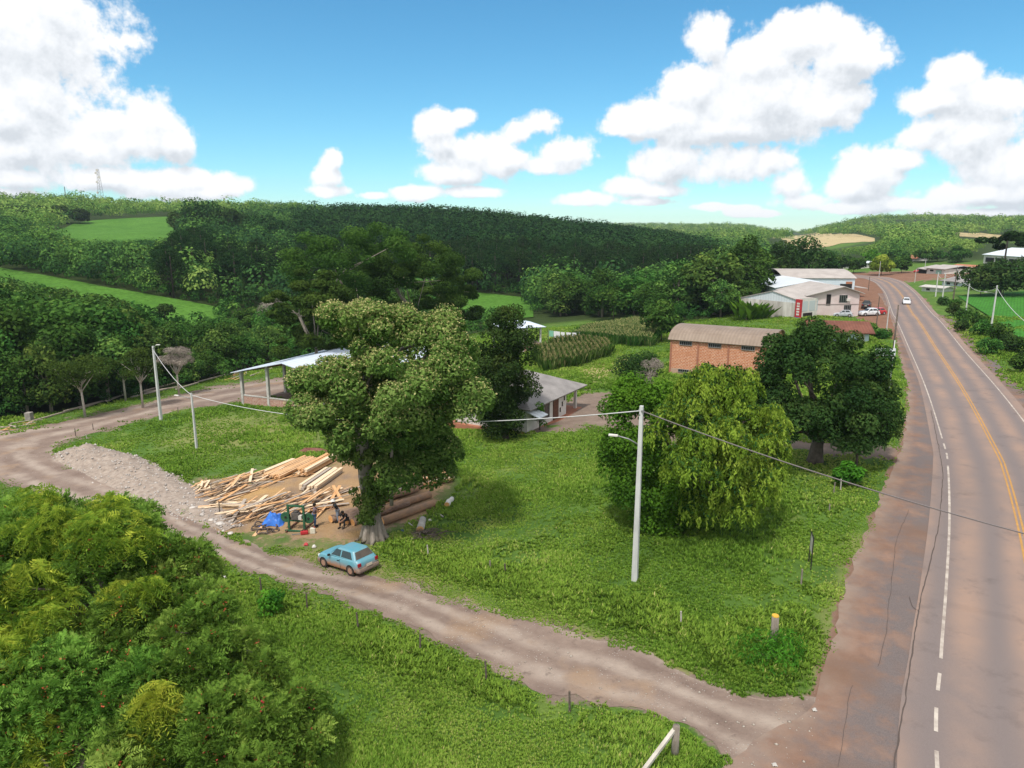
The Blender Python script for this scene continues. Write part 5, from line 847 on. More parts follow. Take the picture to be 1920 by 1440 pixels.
def car(loc, rz, label, cat, pm, mud=False, s=1., tall=1., pick=False, detail=True):
    T = empty('parked_car' if 'driv' not in label else 'driving_car', loc, rz, label, cat); T.scale = (s, s, s * tall); mb = MB()
    hood = lambda p: (p[0], p[1], p[2] - (.15 * max(0, (p[0] - .6) / 1.25) ** 1.5 if p[2] > .7 else 0) + (.04 * max(0, -(p[0] + 1.2)) if p[2] > .7 else 0))
    lo = [ring(.74, .20, -1.80, 1.80, .18), ring(.80, .30, -1.88, 1.88, .22), ring(.83, .52, -1.91, 1.91, .26), ring(.82, .74, -1.88, 1.86, .30), ring(.78, .88, -1.80, 1.78, .34), ring(.70, .925, -1.70, 1.66, .36)]
    lo = [[hood(p) for p in r_] for r_ in lo]; loft(mb, lo); xr = -.35 if pick else -1.68
    A = lambda t: (xr + .02 + (.30 if not pick else .15) * t, .82 - .80 * t, .755 - .20 * t, .89 + .50 * t)  # rear x, front x, half width, z
    gr_ = [ring(A(t)[2], A(t)[3], A(t)[0], A(t)[1], .16 + .05 * t) for t in (0, .25, .5, .75, .93)] + [ring(A(1)[2] - .10, 1.405, A(1)[0] + .12, A(1)[1] - .12, .15)]
    loft(mb, gr_); body = mb.build('body', pm, T, True); md = body.modifiers.new('bev', 'BEVEL'); md.width = .02; md.segments = 2; md.limit_method = 'ANGLE'; md.angle_limit = R(25)
    md = body.modifiers.new('wn', 'WEIGHTED_NORMAL'); W_ = lambda x_, t, sd: (x_, sd * (A(t)[2] + .012), A(t)[3])
    if not mud: dg = cglass
    else: dg = dusty_glass
    for sd in (-1, 1):
        for xa, xb, xa2, xb2 in ((.50, -.30, .10, -.32), (-.40, -1.38, -.42, -1.14)) if not pick else ((.50, -.25, .10, -.25),):
            MB().slab([W_(xa, .14, sd), W_(xb, .14, sd), W_(xb2, .86, sd), W_(xa2, .86, sd)], .012).build('side_window', cglass, T)
    e0, e1 = A(.12), A(.86); MB().add([(e0[0] - .012, -e0[2] + .10, e0[3]), (e0[0] - .012, e0[2] - .10, e0[3]), (e1[0] - .012, e1[2] - .09, e1[3]), (e1[0] - .012, -e1[2] + .09, e1[3])], [(0, 1, 2, 3)]).build('rear_window', dg, T)
    MB().add([(e0[1] + .012, -e0[2] + .10, e0[3]), (e0[1] + .012, e0[2] - .10, e0[3]), (e1[1] + .012, e1[2] - .09, e1[3]), (e1[1] + .012, -e1[2] + .09, e1[3])], [(0, 1, 2, 3)]).build('windscreen', cglass, T)
    for sx_ in (-1.22, 1.24):
        for sy in (-1, 1):
            w = MB().tube([(sx_, sy * .66, .29), (sx_, sy * .70, .29), (sx_, sy * .825, .29), (sx_, sy * .845, .29)], [.25, .29, .29, .26], 20).build('wheel', tyre_m, T, True); MB().tube([(sx_, sy * .84, .29), (sx_, sy * .852, .29)], [.19, .17], 16).build('rim', rim_mud if mud else rim_s, w)
            MB().tube([(sx_, sy * .8, .31), (sx_, sy * .834, .31)], [.345, .345], 22).build('wheel_arch', mat('arch_dark', (.015, .013, .012)), T)
    for sy in (-1, 1):
        MB().box((-1.885, sy * .64, .70), (.10, .22, .20)).build('tail_lamp', rlamp, T, bevel=.02); MB().box((1.80, sy * .56, .62), (.12, .34, .15)).build('headlight', hlamp, T, bevel=.03); MB().box((.56, sy * .88, .95), (.12, .16, .12)).build('mirror', dark, T, bevel=.03)
        MB().bar((-.36, sy * .832, .30), (-.34, sy * .825, .84), .012, .006).build('door_seam', dark, T); MB().box((-.2, sy * .835, .74), (.16, .03, .04)).build('handle', dark, T)
    loft(MB(), [ring(.80, .24, -1.97, -1.6, .16), ring(.83, .34, -1.99, -1.6, .16), ring(.82, .46, -1.97, -1.6, .16)]).build('rear_bumper', mudg if mud else pm, T); loft(MB(), [ring(.80, .24, 1.6, 1.95, .16), ring(.82, .46, 1.6, 1.95, .16)]).build('front_bumper', mudg if mud else pm, T); MB().box((-1.985, 0, .56), (.03, .42, .14)).build('number_plate', plate, T); MB().tube([(-1.98, .45, .22), (-1.7, .45, .22)], .03, 6).build('exhaust', dark, T)
    return T
f_, r_ = at(612, 1064), at(658, 1079); dv = (f_ - r_).xy.normalized(); ce = (f_ + r_) / 2; rt = Vector((dv.y, -dv.x)); ce = Vector((ce.x + rt.x * .72, ce.y + rt.y * .72, 0)); pt = Vector((dv.x, dv.y, (gz(*(ce.xy + dv * 1.2)) - gz(*(ce.xy - dv * 1.2))) / 2.4)).normalized()
T = car((ce.x, ce.y, gz(ce.x, ce.y) + .03), math.atan2(dv.y, dv.x), 'light blue two-door hatchback with mud-splashed sides parked by the thick tree trunk', 'car', paint('blue_paint', (.09, .31, .40), True), True, .98); T.rotation_euler = Vector((pt.x, pt.y, pt.z)).to_track_quat('X', 'Z').to_euler()
wp_ = paint('white_paint_car', (.62, .63, .65), False); rp_ = paint('red_paint_car', (.45, .02, .025), False); bp_ = paint('black_paint_car', (.02, .02, .022), False); sp2 = paint('silver_paint_car', (.4, .42, .46), False)
for px, py, rz_, lb, cat, pm, kw in ((1516,589,100,'white car half inside the workshop forecourt beside the red sign pylon','car',wp_,dict(tall=1.15)),(1628,592,190,'white car parked in front of the highway, left of the red one','car',wp_,dict(s=1.1)),(1643,590,195,'red car parked behind the white one near the highway','car',rp_,{}),(1624,578,60,'black pickup parked beside the two-storey building','pickup',bp_,dict(pick=True,s=1.1,tall=1.15)),(1699,570,245,'white car driving on the far part of the highway','car',wp_,{}),(1578,594,175,'pale silver car roof low beside the two-storey building wall','car',sp2,{}),(1722,511,200,'dark red car under the open garage','car',rp_,{})):
    car(at(px, py) + Vector((0, 0, .05)), R(rz_), lb, cat, pm, **kw)
# ------------------------------------------------------------------ timber yard
wood_f = [mat('fresh_timber_%s' % n_c, a_, b_, 2.5, .8, .2, 20, stretch=(6, .5, 6)) for n_c, a_, b_ in (('warm', (.52, .30, .15), (.64, .42, .24)), ('light', (.62, .46, .30), (.70, .56, .40)), ('orange', (.50, .26, .11), (.60, .36, .18)), ('grey', (.30, .25, .21), (.42, .35, .29)), ('bark', (.16, .11, .08), (.28, .20, .14)))]
end_m = mat('cut_wood', (.62, .28, .09), (.68, .40, .18), 5); bark_l = mat('log_bark', (.15, .10, .075), (.28, .19, .14), 3, .95, .8, 10, stretch=(1, .3, 1)); bark_o = mat('log_peeled', (.34, .20, .12), (.22, .15, .11), 2, .9, .5, 8)
PM = {}
def plankmesh(L, w, h, mi):
    k = (round(L, 1), w, h, mi)
    if k not in PM: o = MB().box((0, 0, 0), (w, k[0], h)).build('sawn_timber', wood_f[mi]); PM[k] = o.data; bpy.data.objects.remove(o)
    return PM[k]
def plank(name, mid, yaw, pitch, L, w, h, mi, label, cat, grp_):
    o = bpy.data.objects.new(name, plankmesh(L, w, h, mi)); COL.objects.link(o); o.location = mid; o.rotation_euler = (pitch, 0, yaw - math.pi / 2); return tag(o, label, cat, grp_, 'thing')
def stack(a, b, na, nh, w, h, gap, mi, label, grp_, side=1):
    A, B = at(*a), at(*b); d = (B - A).xy; L = d.length; yaw = math.atan2(d.y, d.x); nx = Vector((-d.y, d.x)).normalized() * side
    for i in range(na):
        for j in range(nh):
            p = (A + B).xy / 2 + nx * (i * (w + gap)) + Vector((random.uniform(-.2, .2), random.uniform(-.2, .2))) * .5; plank('sawn_timber', (p.x, p.y, (gz(A.x, A.y) + gz(B.x, B.y)) / 2 + .16 + j * (h + .012)), yaw + random.uniform(-.012, .012), math.atan2(B.z - A.z, L), L * random.choice((.92, .97, 1, 1.0)), w, h, random.choice(mi), label, 'timber', grp_)
stack((494,893), (553,868), 2, 2, .22, .17, .02, [1], 'thick pale beam in the small stack farthest from the tree trunk', 'beams in the farthest small stack')
stack((523,901), (598,865), 9, 3, .16, .09, .03, [0, 0, 2], 'sawn beam in the wide stack left of the tall narrow one', 'beams in the wide stack'); stack((573,895), (630,863), 5, 5, .17, .10, .02, [0, 1, 2], 'sawn beam in the tall narrow stack beside the hanging foliage', 'beams in the tall narrow stack', 1)
stack((590,923), (642,886), 5, 2, .26, .2, .06, [1, 1, 3], 'squared whitish beam lying behind the workers', 'whitish beams behind the workers'); stack((745,922), (852,903), 10, 3, .2, .1, .06, [0, 2, 2, 1], 'orange sawn board in the big stack behind the long logs', 'boards in the stack behind the logs')
stack((735,902), (800,882), 4, 4, .2, .1, .05, [1, 0], 'light board in the stack under the low branches of the flowering tree', 'light boards under the low branches')
def heap(poly, n, base_yaw, sp_yaw, Lr, label, grp_, lift, mi, w=(.1, .16)):
    xs = [p[0] for p in poly]; ys = [p[1] for p in poly]; c = 0
    while c < n:
        px, py = random.uniform(min(xs), max(xs)), random.uniform(min(ys), max(ys))
        if not inpoly(np.array([px]), np.array([py]), poly)[0]: continue
        q = at(px, py); L = random.uniform(*Lr); pitch = random.uniform(-.05, .05); ed_ = pdist(np.array([px]), np.array([py]), poly)[0] / 12
        plank('slab_board', (q.x, q.y, q.z + .06 + random.random() * lift * min(1, ed_) + abs(pitch) * L * .35), base_yaw + random.gauss(0, sp_yaw), pitch, L, random.choice(w), random.choice((.03, .05)), random.choice(mi), label, 'board', grp_); c += 1
dU = (at(597, 864) - at(521, 899)).xy; y0 = math.atan2(dU.y, dU.x)
heap([(395,935),(420,900),(500,885),(560,893),(470,918),(440,945)], 60, y0 - .25, .35, (1.8, 4.2), 'offcut board in the loose heap beside the sawdust patch', 'offcuts beside the sawdust patch', .7, [0, 1, 2, 3, 4], (.08, .14, .22)); heap([(430,965),(470,945),(560,935),(640,925),(640,950),(560,972),(490,985)], 90, y0 - .1, .35, (1.6, 4.6), 'offcut board in the long heap behind the green saw frame', 'offcuts behind the saw frame', .75, [0, 1, 3, 2, 4, 0], (.08, .14, .24))
heap([(358,912),(380,903),(402,912),(400,928),(372,925)], 26, y0 + .2, .5, (.9, 1.8), 'short offcut in the small pile at the end of the rubble mound', 'short offcuts by the rubble mound', .5, [1, 0]); heap([(400,950),(430,940),(470,958),(450,968)], 14, y0 - 1.0, .3, (1.5, 3.0), 'offcut board sliding from the heap towards the rubble mound', 'boards beside the dark stake', .3, [1, 0]); heap([(455,890),(500,884),(535,892),(500,898)], 8, y0 - .75, .1, (3.0, 5.0), 'long thin board lying across the far end of the heap', 'long boards at the far end', .35, [1])
def log(pa, pb, r0, label, m=None, L=None, lift=0., r1=None, grp_=None, d=None):
    A = at(*pa); D_ = d or (at(*pb) - A); L = L or D_.length; D_ = D_.normalized(); r1 = r1 or r0 * .88; T = empty('log', A, 0, label, 'log', grp_); P = [Vector((0, 0, r0 * .9 + lift)) + D_ * L * f + Vector((0, 0, (r1 - r0) * f)) + Vector(g.normal(0, .02, 3)) for f in (0, .25, .5, .75, 1)]
    MB().tube(P, [r0, r0 * .98, (r0 + r1) / 2, r1 * 1.02, r1], 14).build('bark', m or bark_l, T, True)
    for p, s_, r_ in ((P[0], -1, r0), (P[-1], 1, r1)): dd = (P[1] - P[0]).normalized() if s_ < 0 else (P[-1] - P[-2]).normalized(); MB().tube([p + dd * s_ * .003, p + dd * s_ * .012], r_ * .97, 14).build('cut_end', end_m, T)
    return T
dl = at(792, 952) - at(713, 981)
for k, (px, py, lb) in enumerate(((621,980,'log with pale cut end beside the standing worker in dark T-shirt'),(637,981,'log with cut end just left of the seated worker'),(650,983,'log the dark-clothed worker sits on'),(662,985,'log with bright orange cut end nearest the tree trunk'))): log((px, py), None, .27, lb, bark_l, 4.6 if k == 3 else 3.6, d=dl, grp_='logs by the workers')
for px, py, r_, L, lf, lb, m_ in ((716,985,.30,4.4,0,'long log at the front of the pile right of the tree trunk',bark_o),(708,968,.30,4.6,.05,'second long log of the pile right of the tree trunk',bark_o),(702,960,.30,4.2,.55,'long log resting on top of the front two logs',bark_o),(700,950,.28,4.0,.1,'log behind the top log of the pile, bark on',bark_l),(705,938,.27,3.6,.1,'log farthest back in the pile, near the stacked boards',bark_l),(745,940,.22,2.0,.5,'short grey log across the back of the pile',bark_p)): log((px, py), None, r_, lb, m_, L, lf, d=dl, grp_='log pile beside the tree trunk')
log((788, 1000), (798, 958), .26, 'short pale stripped log lying apart in front of the brush pile', bark_p, 2.0); log((838, 952), (852, 930), .2, 'white birch-like log lying alone in the meadow', mat('white_bark', (.5, .47, .43), (.62, .6, .57), 4), 1.5)
for px, py, q in ((766,983,'thin pale stick in the grass left of the stripped log'),(823,966,'thin stick in the grass below the white log')): b = at(px, py); tag(MB().bar((b.x, b.y, b.z + .1), (b.x + .35, b.y - .55, b.z + .12), .07).build('stick', bark_p), q, 'stick')
# green saw frame
b = at(557, 994); T = empty('saw_frame', b, R(-8), 'green steel saw frame with two wheels and a motor beside the workers', 'sawmill'); gp_ = mat('green_paint', (.025, .10, .05), (.05, .13, .07), 4, .6, metal=.2)
for x_ in (-.55, .55): MB().bar((x_, 0, 0), (x_, 0, 1.75), .13).build('upright', gp_, T); MB().bar((x_, -.5, .06), (x_, 1.6, .06), .1).build('rail', wood_d, T)
MB().bar((-.62, 0, 1.75), (.62, 0, 1.75), .12).build('crossbar', gp_, T); MB().bar((-.7, -.3, .08), (.7, -.3, .08), .1).build('base_bar', gp_, T); MB().bar((-.7, .05, .65), (.7, .05, .65), .08).build('carriage_bar', gp_, T)
for x_ in (-.82, .82): w = MB().tube([(x_, .1, .85), (x_, .18, .85)], [.36, .36], 22).build('band_wheel', gp_, T); MB().tube([(x_, .06, .85), (x_, .1, .85)], [.08, .08], 10).build('hub', dark, w)
MB().box((-.05, .1, 1.0), (.55, .4, .5)).box((-.05, .1, 1.3), (.3, .3, .12)).build('motor', mat('motor_dark', (.05, .05, .05), (.12, .1, .09), 5), T, bevel=.04); MB().box((.3, 0, .95), (.22, .2, .3)).build('fuel_tank', white, T)
# tarp, belts, cans, litter
def sheetmesh(name, b, w, d, hh, m, seed, label, cat, n=26):
    u, v = np.meshgrid(np.linspace(-1, 1, n), np.linspace(-1, 1, n)); rr = np.clip(1 - (np.abs(u) ** 3 + np.abs(v) ** 3), 0, 1); z = hh * rr * (.35 + 1.1 * fbm(u * 2 + seed, v * 2, 3)) + .05 * np.abs(np.sin(u * 9 + 4 * v + 3 * fbm(u * 3, v * 3 + seed))); x_ = u * w / 2 + .2 * w * (fbm(u + seed, v, 2) - .5); y_ = v * d / 2 + .2 * d * (fbm(u, v + seed, 2) - .5); i, j = np.meshgrid(np.arange(n - 1), np.arange(n - 1), indexing='ij'); q = (i * n + j).ravel()
    o = npmesh(name, np.c_[x_.ravel(), y_.ravel(), z.ravel()], np.c_[q, q + 1, q + n + 1, q + n], m); o.location = b + Vector((0, 0, .03)); return tag(o, label, cat)
sheetmesh('tarpaulin', at(514, 981), 1.6, 1.3, .65, mat('blue_tarp', (.02, .10, .42), (.03, .16, .55), 3, .45, spec=.4), 3, 'crumpled bright blue tarpaulin left of the green saw frame', 'tarpaulin'); sheetmesh('metal_sheet', at(586, 848), 2.9, 1.1, .35, mat('rusty_metal', (.11, .035, .025), (.2, .09, .07), 2, .7), 9, 'rusty brown sheet of scrap metal lying in the meadow behind the beams', 'scrap metal')
for px, py, r_, q in ((484,992,.34,'leftmost'),(497,998,.42,'front'),(506,990,.38,'middle'),(492,984,.4,'back'),(512,996,.3,'rightmost')):
    b = at(px, py); p = [(b.x + r_ * math.cos(a) * 1.3, b.y + r_ * math.sin(a), b.z + .07 + .08 * math.sin(3 * a)) for a in np.linspace(0, 6.283, 22)]; tag(MB().tube(p, .05, 6).build('rubber_belt', mat('rubber', (.035, .03, .028), (.12, .09, .08), 5), None, True), 'coiled dark rubber belt, %s of those below the blue tarpaulin' % q, 'belt', 'coiled belts below the tarpaulin')
T = empty('chainsaw', at(571, 1002), R(15), 'red chainsaw lying in front of the green saw frame', 'chainsaw'); MB().box((0, 0, .14), (.5, .26, .24)).build('housing', redp, T, bevel=.05); MB().box((-.5, -.06, .1), (.6, .02, .08)).build('guide_bar', steel, T); MB().tube([(-.18, 0, .26), (-.05, 0, .38), (.15, 0, .38), (.24, 0, .26)], .025, 6).build('handle', dark, T, True)
T = empty('jerrycan', at(587, 1000), 0, 'whitish plastic jerrycan beside the red chainsaw', 'jerrycan'); MB().box((0, 0, .2), (.34, .22, .4)).build('body', mat('plastic_white', (.55, .52, .42), (.62, .6, .52), 3, .4), T, bevel=.05); MB().tube([(.1, 0, .4), (.1, 0, .47)], .04, 10).build('cap', redp, T)
for px, py, c_, q in ((574,1023,redp,'red plastic scrap on the track edge'),(589,1027,white,'white plastic lid on the track edge'),(755,998,mat('blue_can', (.03, .08, .25)),'small blue can in the grass by the trunk'),(806,978,white,'white scrap in the grass near the stripped log'),(421,1086,white,'white plastic bag by the thin post near the thicket'),(506,1137,white,'white litter under the dark weed at the fence'),(1527,1334,white,'white paper scrap at the junction grass corner'),(1452,1437,white,'white crumpled bag on the dirt near the bottom edge')):
    k_ = .6 if py > 1300 else 1; o = sheetmesh('litter', at(px, py), .26 * k_, .2 * k_, .14 * k_, conc if k_ < 1 else c_, px * .37, q, 'litter', 9)
# brush pile
b = at(807, 1008); mb = MB()
for k in range(70): a = random.uniform(0, 6.28); l = random.uniform(.4, 1.3); s_ = Vector((random.gauss(0, .45), random.gauss(0, .3), random.uniform(.02, .4))); mb.tube([s_, s_ + Vector((math.cos(a) * l * .5, math.sin(a) * l * .4, .12)), s_ + Vector((math.cos(a) * l, math.sin(a) * l * .7, random.uniform(-.05, .2)))], [.03, .02, .008], 4)
o = mb.build('brush_pile', bark_d); o.location = b; tag(o, 'brown brush pile of dead twigs in front of the stripped log', 'brush pile')
# rubble mound along the inner side of the track bend
cl = resample(cr(wp([(112,848),(150,852),(200,868),(260,895),(320,928),(380,962),(440,990)]), 8), .22); n = len(cl); f = np.linspace(0, 1, n); ww = np.interp(f, [0, .08, .4, .75, 1], [1.0, 2.6, 3.0, 2.2, 1.0]); hh = np.interp(f, [0, .1, .35, .65, 1], [.08, .9, .8, .35, .08]); m_ = 26; t = np.linspace(-1, 1, m_)[None]
L_, R_ = offs(cl, -ww), offs(cl, ww); V = L_[:, None] * (1 - (t[..., None] + 1) / 2) + R_[:, None] * ((t[..., None] + 1) / 2); x, y = V[..., 0], V[..., 1]; pr = np.clip(np.cos(t * math.pi / 2), 0, 1) ** 1.2; z = hz(x, y) - .05 + hh[:, None] * pr * (.6 + .9 * fbm(x * .9, y * .9, 4)) + .14 * pr * (fbm(x * 4, y * 4, 3) - .4); i, j = np.meshgrid(np.arange(n - 1), np.arange(m_ - 1), indexing='ij'); q = (i * m_ + j).ravel()
tag(npmesh('rubble_mound', np.c_[x.ravel(), y.ravel(), z.ravel()], np.c_[q, q + 1, q + m_ + 1, q + m_], mat('rubble', (.21, .165, .135), (.34, .28, .235), 2.2, .95, .9, 9, det=8), smooth=True), 'long grey rubble mound along the inside of the track bend', 'rubble mound')
zi = z.ravel(); XYr = np.c_[x.ravel(), y.ravel(), zi]; k = gr.choice(len(XYr), 1500); V0 = np.array([(1, 0, 0), (-1, 0, 0), (0, 1, 0), (0, -1, 0), (0, 0, 1), (0, 0, -.5)], float); F0 = np.array([(0, 2, 4), (2, 1, 4), (1, 3, 4), (3, 0, 4), (2, 0, 5), (1, 2, 5), (3, 1, 5), (0, 3, 5)]); s_ = np.minimum(.055 * np.exp(gr.normal(0, .65, 1500)), .17)
V = V0[None] * (s_[:, None, None] * gr.uniform(.5, 1.4, (1500, 6, 3))) + (XYr[k] + gr.normal(0, .12, (1500, 3)) * [1, 1, 0])[:, None]; tag(npmesh('stones', V.reshape(-1, 3), (F0[None] + 6 * np.arange(1500)[:, None, None]).reshape(-1, 3), mat('mound_stone', (.26, .23, .21), (.48, .44, .41), 3), k=3), kind='stuff')
for px, py, s_, q in ((412,985,.55,'largest pale slab of stone at the foot of the rubble mound'),(362,955,.5,'pale stone slab halfway along the low end of the rubble mound'),(396,978,.38,'stone slab just left of the largest pale one'),(231,893,.45,'dark grey block stuck in the tall part of the rubble mound'),(268,912,.4,'pale flat stone at the track edge of the rubble mound'),(432,1003,.4,'pale stone nearest the offcut heap')):
    b = at(px, py); bm = bmesh.new(); bmesh.ops.create_icosphere(bm, subdivisions=2, radius=s_ * .5)
    for v_ in bm.verts: v_.co *= 1 + .3 * (vnoise(np.array([v_.co.x * 5 + px]), np.array([v_.co.y * 5 + v_.co.z * 4]))[0] - .5); v_.co.z *= .45
    me = bpy.data.meshes.new('stone'); bm.to_mesh(me); bm.free(); me.materials.append(mat('slab_stone', (.36, .32, .29), (.54, .50, .46), 4) if 'dark' not in q else steel); o = bpy.data.objects.new('stone', me); COL.objects.link(o); o.location = b + Vector((0, 0, .12 if 'tall' not in q else .22)); tag(o, q, 'stone', 'stones at the rubble mound')
# long poles and boards along the outer edge of the yard track
for k, (pa, pb_, r_, m_) in enumerate((((60,792),(130,772),.16,3),((120,775),(205,752),.18,3),((200,757),(238,742),.17,3),((150,768),(232,741),.14,3),((246,748),(312,732),.17,3),((252,742),(330,722),.16,3),((262,738),(340,726),.15,3),((330,733),(372,720),.16,3),((372,720),(432,704),.17,3),((378,716),(440,700),.15,3),((395,706),(436,696),.16,3),((440,704),(500,688),.15,3),((470,706),(510,692),.16,3))):
    A, B = at(*pa), at(*pb_); d = (B - A); q = plank('timber_pole', (A + B) / 2 + Vector((0, 0, .15 + .12 * (k % 3))), math.atan2(d.y, d.x), math.asin(d.z / d.length), d.length, r_ * 1.4, r_, m_, 'long grey weathered timber lying along the wood side of the yard track', 'timber', 'weathered timbers along the yard track')
heap([(425,712),(446,700),(470,700),(450,716)], 22, y0, .9, (1.0, 2.2), 'reddish offcut in the pile beside the shed corner post', 'offcuts beside the shed', .9, [2, 3]); heap([(-10,800),(60,782),(72,792),(0,812)], 26, .6, .7, (.8, 2.0), 'broken board in the scrap pile at the wood edge by the left frame side', 'scrap boards at the wood edge', .5, [3, 3, 2])
b = at(56, 790); tag(MB().box((b.x, b.y, b.z + .6), (.7, .7, 1.1)).build('concrete_block', mat('old_concrete', (.2, .18, .16), (.3, .28, .25), 3), bevel=.06), 'square grey concrete block at the wood edge among scrap boards', 'concrete block')
# ------------------------------------------------------------------ workers
def skin(name, J, E_, m, parent, sub=1):
    me = bpy.data.meshes.new(name); k = list(J); me.from_pydata([J[q][0] for q in k], [(k.index(a), k.index(c)) for a, c in E_], []); o = bpy.data.objects.new(name, me); COL.objects.link(o); md = o.modifiers.new('s', 'SKIN')
    for v_, q in zip(me.skin_vertices[0].data, k): v_.radius = (J[q][1],) * 2
    me.skin_vertices[0].data[0].use_root = True; o.modifiers.new('u', 'SUBSURF').levels = sub; dg = bpy.context.evaluated_depsgraph_get(); nm = bpy.data.meshes.new_from_object(o.evaluated_get(dg)); bpy.data.objects.remove(o); nm.materials.clear(); nm.materials.append(m); nm.polygons.foreach_set('use_smooth', np.ones(len(nm.polygons), bool)); o = bpy.data.objects.new(name, nm); COL.objects.link(o); o.parent = parent; return o
skin_m = mat('skin_tone', (.30, .16, .10)); hair_m = mat('hair_dark', (.015, .012, .01))
def person(loc, rz, label, P, shirt, legs, hat=None):
    T = empty('person', loc, rz, label, 'person'); V = {k: Vector(v) for k, v in P.items()}; J = dict(pel=(V['pel'], .12), che=(V['che'], .15), nec=(V['nec'], .055), hd=(V['nec'] + (V['hd'] - V['nec']) * .5, .075), he=(V['hd'], .10), no=(V['hd'] + V['face'] * .12, .02)); E_ = [('pel', 'che'), ('che', 'nec'), ('nec', 'hd'), ('hd', 'he'), ('he', 'no')]; S = dict(pel=(V['pel'], .15), che=(V['che'], .18), nec=(V['nec'] - Vector((0, 0, .05)), .08)); SE = [('pel', 'che'), ('che', 'nec')]; Lg = dict(pel=(V['pel'], .145)); LE = []
    for s_ in 'lr':
        J['s' + s_] = (V['s' + s_], .065); J['e' + s_] = (V['e' + s_], .043); J['w' + s_] = (V['w' + s_], .03); E_ += [('che', 's' + s_), ('s' + s_, 'e' + s_), ('e' + s_, 'w' + s_)]; d = (V['w' + s_] - V['e' + s_]).normalized(); pm = V['w' + s_] + d * .08; J['p' + s_] = (pm, .032); E_.append(('w' + s_, 'p' + s_)); sd = d.cross(Vector((0, 0, 1))) if abs(d.z) < .9 else Vector((0, 1, 0)); sd.normalize()
        for q in range(4): o1 = pm + sd * (.024 * (q - 1.5)) + d * .05; J['f%d%s' % (q, s_)] = (o1, .009); J['g%d%s' % (q, s_)] = (o1 + d * (.03 + .008 * (q in (1, 2))) + Vector((0, 0, -.02)), .008); E_ += [('p' + s_, 'f%d%s' % (q, s_)), ('f%d%s' % (q, s_), 'g%d%s' % (q, s_))]
        J['t' + s_] = (V['w' + s_] + d * .05 + sd * .055, .01); E_.append(('w' + s_, 't' + s_)); J['h' + s_] = (V['h' + s_], .08); J['k' + s_] = (V['k' + s_], .055); J['a' + s_] = (V['a' + s_], .04); E_ += [('pel', 'h' + s_), ('h' + s_, 'k' + s_), ('k' + s_, 'a' + s_)]
        S['s' + s_] = (V['s' + s_], .085); S['e' + s_] = (V['s' + s_].lerp(V['e' + s_], .75), .065); SE += [('che', 's' + s_), ('s' + s_, 'e' + s_)]; Lg['h' + s_] = (V['h' + s_], .105); Lg['k' + s_] = (V['k' + s_], .08); Lg['a' + s_] = (V['a' + s_] + Vector((0, 0, .03)), .068); LE += [('pel', 'h' + s_), ('h' + s_, 'k' + s_), ('k' + s_, 'a' + s_)]
    b_ = skin('body', J, E_, skin_m, T); skin('shirt', S, SE, shirt, T); skin('trousers', Lg, LE, legs, T)
    for s_ in 'lr': a = V['a' + s_]; f_ = V['toe']; MB().box(a + f_ * .07 + Vector((0, 0, -.03)), (.1, .1, .1)).box(a + f_ * .13 + Vector((0, 0, -.045)), (.1, .2, .07), m=Matrix.Rotation(math.atan2(f_.y, f_.x) - math.pi / 2, 4, 'Z')).build('boot', dark, T)
    c = V['hd']; MB().tube([c + Vector((0, 0, -.05)) - V['face'] * .02, c + Vector((0, 0, .05)) - V['face'] * .02, c + Vector((0, 0, .1)), c + Vector((0, 0, .125))], [.105, .112, .085, .02], 12).build('hair', hair_m, T, True)
    if hat: MB().tube([c + Vector((0, 0, .06)), c + Vector((0, 0, .065)), c + Vector((0, 0, .07)), c + Vector((0, 0, .15)), c + Vector((0, 0, .17))], [.2, .2, .12, .105, .05], 16).build('hat', hat, T, True)
    return T
st_ = dict(pel=(0, 0, .94), che=(0, .02, 1.26), nec=(0, .02, 1.48), hd=(0, .05, 1.63), face=(0, 1, 0), toe=(0, 1, 0), sl=(-.19, .02, 1.40), sr=(.19, .02, 1.40), hl=(-.1, 0, .88), hr=(.1, 0, .88), kl=(-.11, .03, .49), kr=(.11, .03, .49), al=(-.11, 0, .09), ar=(.12, -.04, .09))
P1 = dict(st_, el=(-.2, .22, 1.2), wl=(-.12, .46, 1.22), er=(.22, .2, 1.18), wr=(.15, .45, 1.18)); P2 = dict(st_, che=(0, .12, 1.22), nec=(0, .2, 1.42), hd=(0, .28, 1.55), sl=(-.19, .14, 1.36), sr=(.19, .14, 1.36), el=(-.24, .28, 1.12), wl=(-.12, .48, 1.02), er=(.24, .28, 1.12), wr=(.12, .48, 1.0))
P3 = dict(pel=(0, 0, .52), che=(0, .2, .80), nec=(0, .32, .98), hd=(0, .42, 1.10), face=(0, .8, -.4), toe=(0, 1, 0), sl=(-.19, .26, .93), sr=(.19, .26, .93), el=(-.22, .46, .70), wl=(-.10, .66, .60), er=(.22, .46, .70), wr=(.10, .66, .58), hl=(-.1, .04, .50), hr=(.1, .04, .50), kl=(-.16, .46, .52), kr=(.16, .46, .52), al=(-.16, .5, .09), ar=(.16, .52, .09))
jeans = mat('jeans_blue', (.05, .10, .22), (.08, .15, .28), 5); person(at(591, 988), R(-70), 'standing worker in mauve-grey shirt and blue jeans beside the green saw frame', P1, mat('shirt_mauve', (.16, .12, .15), (.22, .17, .2), 4), jeans); person(at(634, 979), R(110), 'standing worker in dark T-shirt, grey-blue jeans and pale hat between the logs', P2, mat('shirt_dark', (.02, .025, .03)), mat('jeans_grey', (.16, .2, .27), (.22, .26, .33), 5), white); person(at(649, 986) + Vector((0, .1, 0)), R(160), 'seated worker in black clothes leaning forward on the cut logs', P3, mat('shirt_black', (.012, .012, .014)), mat('trousers_black', (.02, .02, .022)))
